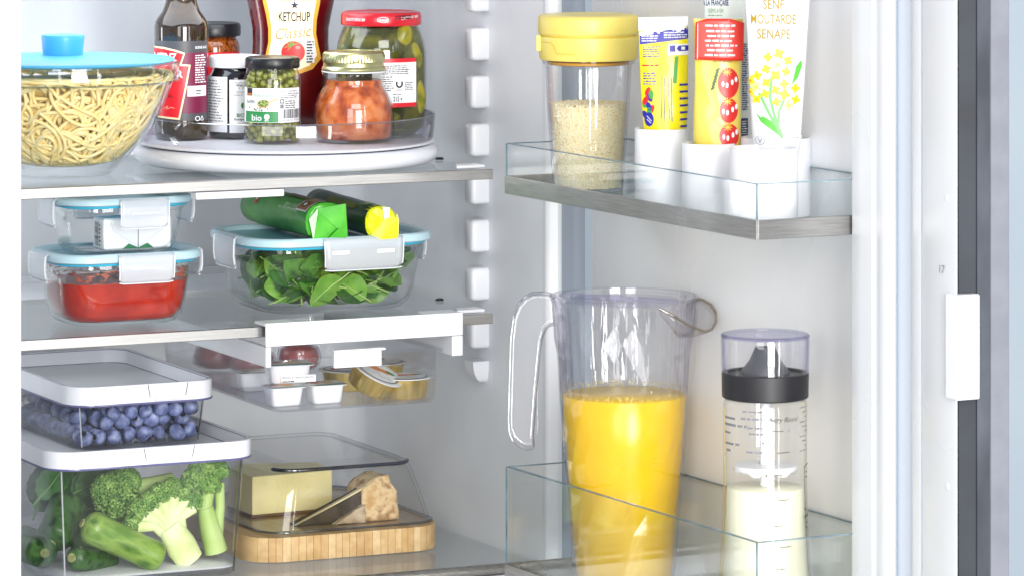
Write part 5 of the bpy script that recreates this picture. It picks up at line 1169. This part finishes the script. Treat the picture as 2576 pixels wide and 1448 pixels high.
for i, c in enumerate((240, 258, 285, 300)): F.line([(XD(c), YD(430 + 20 * (i % 2))), (XD(c - 4), YD(560)), (XD(c - 2), YD(690 + 15 * (i % 2)))], .0006, 1, 1)
for i in range(9): F.ell(XD(160 + 20 * sin(i * 1.3)), YD(530 + i * 17), .0022, .0042, (2, 3, 1)[i % 3], 1 + i % 2, 10, .4 * (i % 3 - 1))
F.ell(XD(165), YD(690), .0040, .0062, 1, 3); F.line([(XD(152), YD(670)), (XD(178), YD(700))], .0005, 0, 4); F.line([(XD(152), YD(690)), (XD(175), YD(712))], .0005, 0, 4)
for i in range(7): F.rect(XD(345), YD(500 + i * 40), XD(395), YD(488 + i * 40), 1, 1)
F.build('tube_print', [M['paper'], mat('blue print', col(40, 38, 150), .35), mat('pepper red', col(210, 36, 40), .35), mat('pepper green', col(60, 150, 60), .35), mat('silver crimp', (.75, .75, .78, 1), .25, .9)], t, on_oval(fa, fb), step=.003)
# tomato paste tube
u_, D_, r_, zt2 = cup_pos[1]
tm = mat('pale yellow tube', col(222, 204, 98), .24, c2=col(214, 192, 70), vs=18, bump=.5, bs=50, coat=.3)
t, fa, fb, Zv, kk = tube_obj('tomato_paste_tube', 'yellow tomato paste tube with its red end folded over, in the second cup', 1802, D_, [(500, 46, .9), (400, 54, .8), (345, 60, .6), (290, 60, .45), (230, 58, .38), (150, 58, .2), (110, 60, .12), (60, 62, .08), (48, 62, .07)], tm, tilt=(0, radians(.6)))
F = Flat(); XD = lambda c: (1564.7 + c * .4322 - 1802) * kk; YD = lambda c: Zv(c * .4322)
for cy0, rx, ry in ((482, 62, 88), (640, 54, 72), (786, 58, 70)):
    cx = 610 + (cy0 - 482) * .02
    F.ell(XD(cx), YD(cy0), (XD(rx + 6) - XD(0)), YD(0) - YD(ry + 6), 3, 0); F.ell(XD(cx), YD(cy0), XD(rx) - XD(0), YD(0) - YD(ry), 1, 1)
    for dx, dy in ((-32, 5), (-8, 12), (22, -6), (44, -22)): F.ell(XD(cx + dx), YD(cy0 + dy), XD(8) - XD(0), YD(0) - YD(16), 0, 2, 12)
    for a_ in range(0, 360, 45): F.line([(XD(cx - 8), YD(cy0 - ry * .72)), (XD(cx - 8 + 26 * cos(radians(a_))), YD(cy0 - ry * .72 + 22 * sin(radians(a_))))], .0007, 4, 2)
for i in range(7): F.ell(XD(548 - i * 5), YD(405 + i * 18), .0022, .0010, 5, 1, 10, .6 + .3 * (i % 2))
F.text('TRIPLO CONCENTRATO', XD(650), YD(322), YD(0) - YD(22), 6, 1, fit=XD(176) - XD(0), al='r'); F.text('DI POMODORO', XD(630), YD(362), YD(0) - YD(22), 5, 1, fit=XD(106) - XD(0), al='r'); F.text('TRIPLE CONCENTRÉ', XD(645), YD(288), YD(0) - YD(20), 6, 1, fit=XD(170) - XD(0), al='r')
F.build('tube_print', [M['paper'], mat('tomato print', col(198, 40, 36), .3), M['ink'], mat('orange halo', col(236, 190, 90), .3), mat('calyx yellow', col(206, 190, 60), .3), mat('dark green print', col(50, 92, 50), .35), mat('brown orange print', col(196, 128, 60), .35)], t, on_oval(fa, fb), step=.003)
# folded red end
F = Flat(); F.poly([(-.0206, Zv(150)), (.0218, Zv(152)), (.0222, Zv(56)), (.010, Zv(46)), (-.010, Zv(46)), (-.0200, Zv(56))], 0, 0)
for i, yy in enumerate((58, 72, 84, 96, 108, 120, 132)): F.micro(-.012 + (i % 3) * .001, .017 - (i % 2) * .003, Zv(yy + 8), Zv(yy), 1, 1, 1, i, .7, .1)
F.rect(-.0185, Zv(148), -.0179, Zv(58), 1, 1)
def foldmap(x, zz, e):
    return (x, -.0062 - e - .004 * cos(x * 60), zz)
o_ = F.build('folded_end', [mat('red fold', col(214, 52, 40), .3), M['paper']], t, foldmap, step=.003)
s = o_.modifiers.new('solidify', 'SOLIDIFY'); s.thickness = .0012; s.offset = -1
# mayonnaise tube at the back
t, fa, fb, Zv, kk = tube_obj('mayonnaise_tube', 'pale green and white tube with blue lettering, behind the tomato paste tube', 1830, 3.335, [(480, 40, .95), (360, 52, .8), (200, 56, .5), (0, 58, .25), (-90, 60, .06), (-110, 60, .05)], mat('pale tube', col(222, 232, 228), .3, c2=col(232, 238, 236), vs=20), tilt=(radians(-2), 0))
F = Flat(); XD = lambda c: (1564.7 + c * .4322 - 1830) * kk; YD = lambda c: Zv(c * .4322)
F.text('À LA FRANÇAISE', XD(620), YD(34), YD(0) - YD(32), 0, 1, fit=XD(150) - XD(0), al='r', bold=.02); F.text('CRÉMIG & FEIN', XD(590), YD(76), YD(0) - YD(24), 1, 1, fit=XD(90) - XD(0), al='r'); F.micro(XD(502), XD(588), YD(94), YD(84), 1, 1, 1, 3)
side_ = Flat(); side_.micro(XD(697), XD(734), YD(640), YD(250), 30, 0, 1, 5, .6, .1); side_.rect(XD(692), YD(790), XD(734), YD(688), 0, 1); side_.micro(XD(696), XD(730), YD(780), YD(696), 6, 2, 2, 4, .5, .1)
side_.build('side_print', [mat('navy side print', col(40, 48, 110), .35), M['paper'], M['paper']], t, on_oval(fa, fb), step=.003)
F.build('lettering', [mat('navy print', col(40, 48, 110), .35), mat('soft green print', col(110, 150, 96), .35), M['paper']], t, on_oval(fa, fb), step=.003)
# mustard tube
u_, D_, r_, zt2 = cup_pos[2]
t, fa, fb, Zv, kk = tube_obj('mustard_tube', 'tall white mustard tube printed with yellow flowers, in the right cups', 1952, 3.245, [(520, 46, .9), (440, 52, .85), (357, 61, .7), (200, 70, .45), (100, 75, .3), (0, 81, .18), (-90, 86, .06), (-110, 86, .05)], mat('white tube', col(226, 227, 232), .42, c2=col(219, 221, 227), vs=14, bump=.2, bs=40), tilt=(0, radians(.4)))
F = Flat(); XD = lambda c: (1564.7 + c * .4322 - 1952) * kk; YD = lambda c: Zv(c * .4322)
for s_, c, yy, wd in (('SENF', 872, 52, 122), ('MOUTARDE', 872, 138, 262), ('SENAPE', 874, 224, 194)): F.text(s_, XD(c), YD(yy), YD(0) - YD(56), 0, 1, fit=XD(wd) - XD(0), al='c', bold=.008)
for pth in (((790, 540), (850, 660), (925, 790)), ((862, 440), (850, 560), (885, 690), (922, 790)), ((935, 575), (905, 640), (900, 720), (925, 795))): F.line([(XD(a), YD(b_)) for a, b_ in pth], .0022, 3, 1)
F.poly([(XD(772), YD(650)), (XD(800), YD(705)), (XD(920), YD(792)), (XD(860), YD(700)), (XD(815), YD(672)), (XD(800), YD(680))], 4, 2); F.poly([(XD(1036), YD(345)), (XD(1005), YD(385)), (XD(978), YD(490)), (XD(1015), YD(450)), (XD(1040), YD(380))], 4, 1)
fl = [(905, 310), (840, 330), (955, 350), (830, 400), (945, 412), (885, 435), (778, 438), (740, 470), (830, 478), (935, 485), (770, 505), (885, 520), (1000, 510), (738, 535), (825, 542), (935, 545), (775, 575), (890, 588), (1003, 575), (895, 375), (960, 608)]
for i, (a, b_) in enumerate(fl):
    R_ = XD(24 if i % 5 else 28) - XD(0)
    for q_ in range(4): F.ell(XD(a) + R_ * .62 * cos(q_ * pi / 2 + .5 + i), YD(b_) + R_ * .62 * sin(q_ * pi / 2 + .5 + i), R_ * .55, R_ * .46, 1 if i not in (19, 10, 20) else 5, 2 + (i % 3), 12, q_ * pi / 2 + .5 + i)
    F.ell(XD(a), YD(b_), R_ * .28, R_ * .28, 2 if i not in (19, 10, 20) else 1, 6, 10)
F.ring(XD(796), YD(812), XD(26) - XD(0), XD(26) - XD(0), .0003, 6, 1); F.line([(XD(786), YD(800)), (XD(796), YD(826)), (XD(806), YD(800))], .0005, 6, 1)
F.rect(XD(958), YD(828), XD(1046), YD(780), 7, 1); F.rect(XD(960), YD(802), XD(1044), YD(783), 8, 2); F.rect(XD(960), YD(826), XD(1044), YD(805), 8, 2); F.micro(XD(985), XD(1035), YD(798), YD(788), 1, 6, 3, 2)
F.build('tube_print', [mat('gold lettering', col(160, 130, 12), .6), mat('petal yellow', col(244, 214, 30), .4), mat('flower centre', col(214, 160, 20), .35), mat('stem green', col(112, 180, 104), .4), mat('leaf green', col(86, 176, 60), .4), mat('pale petal', col(252, 240, 140), .35), M['grey_ink'], mat('rule grey', col(190, 192, 198), .4), M['paper']], t, on_oval(fa, fb), step=.003)

# ================================================================ lower door rack
# ---- juice pitcher
D = rack_D(1571, .070); zb = RZL + .0004; z = zs_of(D, zb); k = D / FPX
pt = put_thing('juice_pitcher', 'clear faceted plastic pitcher of orange juice with handle and spout', 'pitcher', 1570, D, zb)
ptab = sorted([(z(v), hw * k) for hw, v in ((183, 745), (178, 800), (172, 900), (166, 1000), (155, 1150), (145, 1280), (131, 1440))] + [(0.0, 124 * k)])
pr_ = lambda h: interp(ptab, h)
rn = random.Random(12); seg = 22; hs = [0.0005, .03, .062, .095, .125, .150, .172, z(890), z(850), z(815), z(780), z(752)]
rows = []
for i, h in enumerate(hs):
    rows.append([((pr_(h) + (rn.uniform(-.0024, .0004) if 0 < i < 8 else (.0004 * (j % 2) if i < 11 else 0))) * cos(2 * pi * (j + (.5 if i % 2 and i < 8 else 0)) / seg), (pr_(h) + (rn.uniform(-.0024, .0004) if 0 < i < 8 else (.0004 * (j % 2) if i < 11 else 0))) * sin(2 * pi * (j + (.5 if i % 2 and i < 8 else 0)) / seg), h) for j in range(seg)])
pc = clear('pitcher plastic', (.992, .990, .996), (.62, .60, .70), f0=.07, f1=.8, rough=.02, power=3, smudge=.08)
wall = MB().grid(rows, 0, True, True, False)
# alternate triangulation gives diamond facets
nf, nm = [], []
for f, m_ in zip(wall.f, wall.m):
    if len(f) == 4:
        nf += [(f[0], f[1], f[2]), (f[0], f[2], f[3])]; nm += [0, 0]
    else: nf.append(f); nm.append(0)
wall.f, wall.m = nf, nm
wall.build('wall', pc, pt, smooth=0)
fine = MB(); seg2 = 66; rows = []
for h in (z(985), z(940), z(890), z(840), z(800), z(765)):
    rows.append([((pr_(h) - .0030 + .0005 * cos(j * pi)) * cos(2 * pi * j / seg2), (pr_(h) - .0030 + .0005 * cos(j * pi)) * sin(2 * pi * j / seg2), h + .001 * rn.uniform(-1, 1)) for j in range(seg2)])
fine.grid(rows, 0, True).build('inner_ribs', clear('ribbed plastic', (.985, .985, .99), (.55, .54, .64), f0=.06, f1=.85, rough=.02, power=2.2, bump=1.0, bs=40, stretch=(3, 3, .5)), pt, smooth=0)
zr = z(745)
MB().lathe([(pr_(zr) - .0005, zr - .0035), (pr_(zr) + .0014, zr - .0030), (pr_(zr) + .0020, zr - .0005), (pr_(zr) + .0008, zr + .0010), (pr_(zr) - .0012, zr + .0008), (pr_(zr) - .0016, zr - .002)], 72, cap0=False, cap1=False).build('rim', M['plastic_clear'], pt, smooth=50)
lidp = MB().lathe([(pr_(zr) - .0035, zr - .012), (pr_(zr) - .0022, zr + .0004), (pr_(zr) - .005, zr + .0012), (pr_(zr) - .009, zr + .0004), (pr_(zr) - .010, zr - .004), (0, zr - .0045)], 64, cap0=False, cap1=False); lidp.build('lid', clear('lid plastic', (.988, .986, .994), (.66, .64, .76), rough=.03, power=3.5), pt, smooth=40)
MB().box(-.052, .052, -.0018, .0018, zr - .0044, zr + .0004).build('lid_bar', clear('bar plastic', (.90, .89, .95), (.55, .52, .70), rough=.04, power=2), pt, bevel=.0006).rotation_euler = (0, 0, radians(-24))
hp = [(1391, 741), (1365, 737), (1340, 738), (1320, 747), (1303, 766), (1291, 800), (1285, 850), (1282, 950), (1279, 1050), (1281, 1082), (1290, 1104), (1306, 1119), (1326, 1126), (1340, 1124), (1344, 1116), (1342, 1095), (1349, 1000), (1358, 900), (1364, 850), (1372, 828), (1382, 817), (1396, 813)]
hc = []
for i in range(len(hp)): hc.append(((hp[i][0] - 1570) * k, z(hp[i][1])))
MB().prism(hc, -.011, .011).build('handle', clear('handle plastic', (.97, .97, .98), (.45, .45, .52), f0=.09, rough=.02, power=2.2, milk=.05), pt, smooth=35, bevel=.0035, seg=3)
ih = []
for (x, zz), (u0, v0) in zip(hc, hp): ih.append((x, zz))
mb = MB()
for y in (-.0108, .0108): mb.tube([(x, y, zz) for x, zz in hc], .00042, 6)
mb.build('handle_edges', clear('edge plastic', (.80, .80, .84), (.35, .35, .42), f0=.1, rough=.05, power=1.5), pt, smooth=60)
mb = MB(); mb.tube([((1352 - 1570) * k + .0005 * i * 0, -.004, z(840 + 28 * i)) if i else ((1362 - 1570) * k, -.004, z(838)) for i in range(10)], .0011, 6); mb.build('handle_groove', M['plastic_clear'], pt, smooth=60)
# spout
sp_ = MB(); outl = [(1653, 760), (1690, 778), (1720, 797), (1745, 812), (1770, 823), (1788, 820), (1799, 802), (1798, 780), (1788, 764), (1770, 755), (1748, 751)]
dep = [-.046, -.046, -.043, -.037, -.030, -.024, -.020, -.014, -.007, .002, .010]
wall_ = [(1660, 775), (1680, 800), (1695, 822), (1703, 834), (1712, 836), (1722, 832), (1732, 826), (1740, 812), (1744, 795), (1746, 780), (1747, 765)]
a_rows = [[((u - 1570) * k, dp, z(v)) for (u, v), dp in zip(outl, dep)], [((u - 1570) * k * .99 + ((u2 - 1570) * k - (u - 1570) * k) * .5, dp, z((v + v2) / 2) - .001) for (u, v), (u2, v2), dp in zip(outl, wall_, dep)], [((u - 1570) * k, dp * .8, z(v)) for (u, v), dp in zip(wall_, dep)]]
sp_.grid(a_rows, 0, closed=False); o_ = sp_.build('spout', clear('spout plastic', (.95, .945, .95), (.55, .5, .5), rough=.03, power=2.4), pt, smooth=70)
s = o_.modifiers.new('solidify', 'SOLIDIFY'); s.thickness = .0016
MB().tube(a_rows[0], .0013, 8).build('spout_lip', clear('amber lip', (.76, .70, .60), (.46, .40, .34), f0=.15, rough=.03, power=1.8), pt, smooth=70)
# juice
zj = z(990)
jm, t_, o2 = nt('orange juice'); bs_ = t_.nodes.new('ShaderNodeBsdfPrincipled'); lk(t_, bs_.outputs[0], o2.inputs[0])
n_ = nz(t_, 30, 3); lk(t_, ramp(t_, n_.outputs['Fac'], [(.3, col(234, 186, 0)), (.7, col(242, 200, 2))]).outputs[0], bs_.inputs['Base Color'])
bs_.inputs['Roughness'].default_value = .25; bs_.inputs['Subsurface Weight'].default_value = .25; bs_.inputs['Subsurface Scale'].default_value = .02; bs_.inputs['Subsurface Radius'].default_value = (1, .8, .1)
ju = MB().lathe([(0, .004), (pr_(.004) - .0060, .004)] + [(pr_(h) - .0040, h) for h in (.02, .05, .08, .11, .14, zj - .001)] + [(pr_(zj) - .005, zj), (0, zj + .0003)], 72, cap0=False, cap1=False).build('orange_juice', jm, None, smooth=50)
ju.location = pt.location; ju.rotation_euler = (0, 0, -TH); tag(ju, 'thick yellow orange juice filling the pitcher below the handle', 'juice')
MB().lathe([(pr_(zj) - .0036, zj - .001), (pr_(zj) - .0036, zj + .002), (pr_(zj) - .0034, zj + .0055)], 72, cap0=False, cap1=False).build('foam_film', film('juice foam', col(240, 212, 100), .48, .66, 420, amount=.55), ju, smooth=60)

# ---- salad dressing shaker
D = rack_D(1925); z = zs_of(D, zb); k = D / FPX
ds = put_thing('dressing_shaker', 'glass dressing shaker with a black collar and clear cap, half full of cream', 'bottle', 1925, D, zb)
dtab = sorted([(max(.0008, z(v)), hw * k) for hw, v in ((116, 1500), (117, 1480), (115, 1440), (111, 1380), (107, 1300), (105, 1200), (105, 1030), (105, 1014), (103, 1006), (98, 1002))])
dr_ = lambda h: interp(dtab, h)
MB().lathe([(.030, .0004)] + [(b_, a) for a, b_ in dtab], 72).build('bottle', M['glass'], ds, smooth=50)
MB().lathe(prof_px([(98, 1000), (106, 998), (109, 995), (110, 940), (110, 936), (106, 934), (95, 934), (95, 940), (0, 940)], D, zb), 72, cap1=False).build('collar', mat('black collar', col(28, 28, 32), .42, c2=col(38, 38, 42), vs=20), ds, smooth=40)
MB().lathe(prof_px([(60, 940), (60, 930), (40, 905), (28, 878), (26, 872), (20, 872), (20, 900), (0, 900)], D, zb), 48, cap1=False).build('pour_spout', mat('grey spout', col(70, 72, 78), .35), ds, smooth=45)
MB().lathe(prof_px([(106, 936), (109, 935), (110, 925), (111.5, 850), (111, 843), (107, 838), (96, 837), (70, 838), (0, 838)], D, zb) + prof_px([(0, 842), (100, 842), (108, 850), (106, 935)], D, zb), 72, cap0=False, cap1=False).build('clear_cap', clear('cap plastic', (.985, .985, .995), (.34, .33, .60), rough=.02, power=4.5), ds, smooth=45)
MB().lathe(prof_px([(107, 846), (111, 845), (112, 842), (109, 838.5), (104, 838)], D, zb), 72, cap0=False, cap1=False).build('cap_rim', clear('violet cap rim', (.62, .60, .82), (.25, .23, .5), f0=.15, rough=.03, power=1.8), ds, smooth=50)
zl_ = z(1222)
cr_ = MB().lathe([(0, .004)] + [(dr_(h) - .0030, h) for h in (.004, .03, .06, .08, zl_ - .0008)] + [(dr_(zl_) - .0038, zl_), (0, zl_ + .0002)], 64, cap0=False, cap1=False).build('cream_dressing', mat('cream dressing', col(230, 228, 204), .3, c2=col(224, 221, 194), vs=12, sss=.3), None, smooth=50)
cr_.location = ds.location; cr_.rotation_euler = (0, 0, -TH); tag(cr_, 'pale cream dressing in the lower half of the shaker', 'dressing')
MB().lathe([(.0045, zl_ + .0005), (.0045, z(1010)), (.006, z(1008)), (.006, z(1002))], 20).build('mixer_rod', M['white'], ds, smooth=45)
dk = MB(); rows = []
for r, h in ((.006, z(1165)), (.020, z(1165)), (.0265, z(1168)), (.0275, z(1176)), (.0255, z(1184)), (.010, z(1182))):
    rows.append([(r * cos(2 * pi * j / 48), r * sin(2 * pi * j / 48), h - (.0022 if (j % 8 < 3 and r > .02 and h < z(1175)) else 0)) for j in range(48)])
dk.grid(rows, 0, True).build('mixer_disc', clear('milky disc', (.95, .95, .96), (.9, .9, .92), milk=.85, milkc=col(240, 240, 242)), ds, smooth=60)
F = Flat(); Rl = 105 * k; Df = D - Rl; zf = zs_of(Df, zb); kf = Df / FPX
X = lambda c: (1755.6 + c * .2636 - 1925) * kf; Y = lambda c: zf(763.3 + c * .2636)
F.text('Betty Bossi', X(648), Y(1142), Y(0) - Y(46), 0, 1, fit=X(942) - X(648), shear=.3, bold=-.003)
F.text('5', X(622), Y(1246), Y(0) - Y(34), 0, 1); F.line([(X(680), Y(1228)), (X(800), Y(1228))], .0005, 0, 1); F.text('dl', X(830), Y(1242), Y(0) - Y(34), 1, 1)
X6 = lambda c: (1755.6 + c * .2356 - 1925) * kf; Y6 = lambda c: zf(1106.8 + c * .2356)
for i, (x0, x1, yy) in enumerate(((818, 958, 150), (755, 890, 388), (818, 952, 657), (760, 890, 931), (836, 972, 1156), (792, 905, 1390))): F.line([(X6(x0), Y6(yy)), (X6(x1), Y6(yy - 4))], .00055, 0, 1)
F.text('4', X6(692), Y6(408), Y6(0) - Y6(38), 0, 1); F.text('3', X6(696), Y6(948), Y6(0) - Y6(36), 1, 1); F.text('2', X6(715), Y6(1408), Y6(0) - Y6(34), 1, 1)
F.line([(X6(1130), Y6(330)), (X6(1140), Y6(900)), (X6(1172), Y6(1448))], .00045, 0, 1)
for yy in (322, 865): F.line([(X6(1132), Y6(yy + 8)), (X6(1176), Y6(yy - 8))], .0010, 0, 1)
for yy in (385, 440, 925, 975): F.micro(X6(1148), X6(1172), Y6(yy + 14), Y6(yy - 10), 1, 0, 1, 2)
for i, (c0, c1, yy) in enumerate(((250, 358, 1120), (250, 450, 1185), (250, 300, 1260), (255, 380, 1365), (262, 300, 1430))): F.micro(X(c0), X(c1), Y(yy + 18), Y(yy - 14), 1, 1, 1, i, .8, .1)
for i, (c0, c1, yy) in enumerate(((405, 600, 1040), (388, 600, 1110), (450, 600, 1195), (465, 605, 1250), (590, 612, 1335), (440, 612, 1425))): F.micro(X(c0), X(c1), Y(yy + 16), Y(yy - 12), 1, 1, 1, i + 9, .7, .1)
for i in range(10): F.micro(X(960 + (i % 3) * 25), X(1040), Y(1030 + i * 46), Y(1006 + i * 46), 1, 1, 1, i + 20, .5, .2)
F.build('bottle_print', [M['ink'], M['grey_ink']], ds, on_oval(dr_), step=.003)
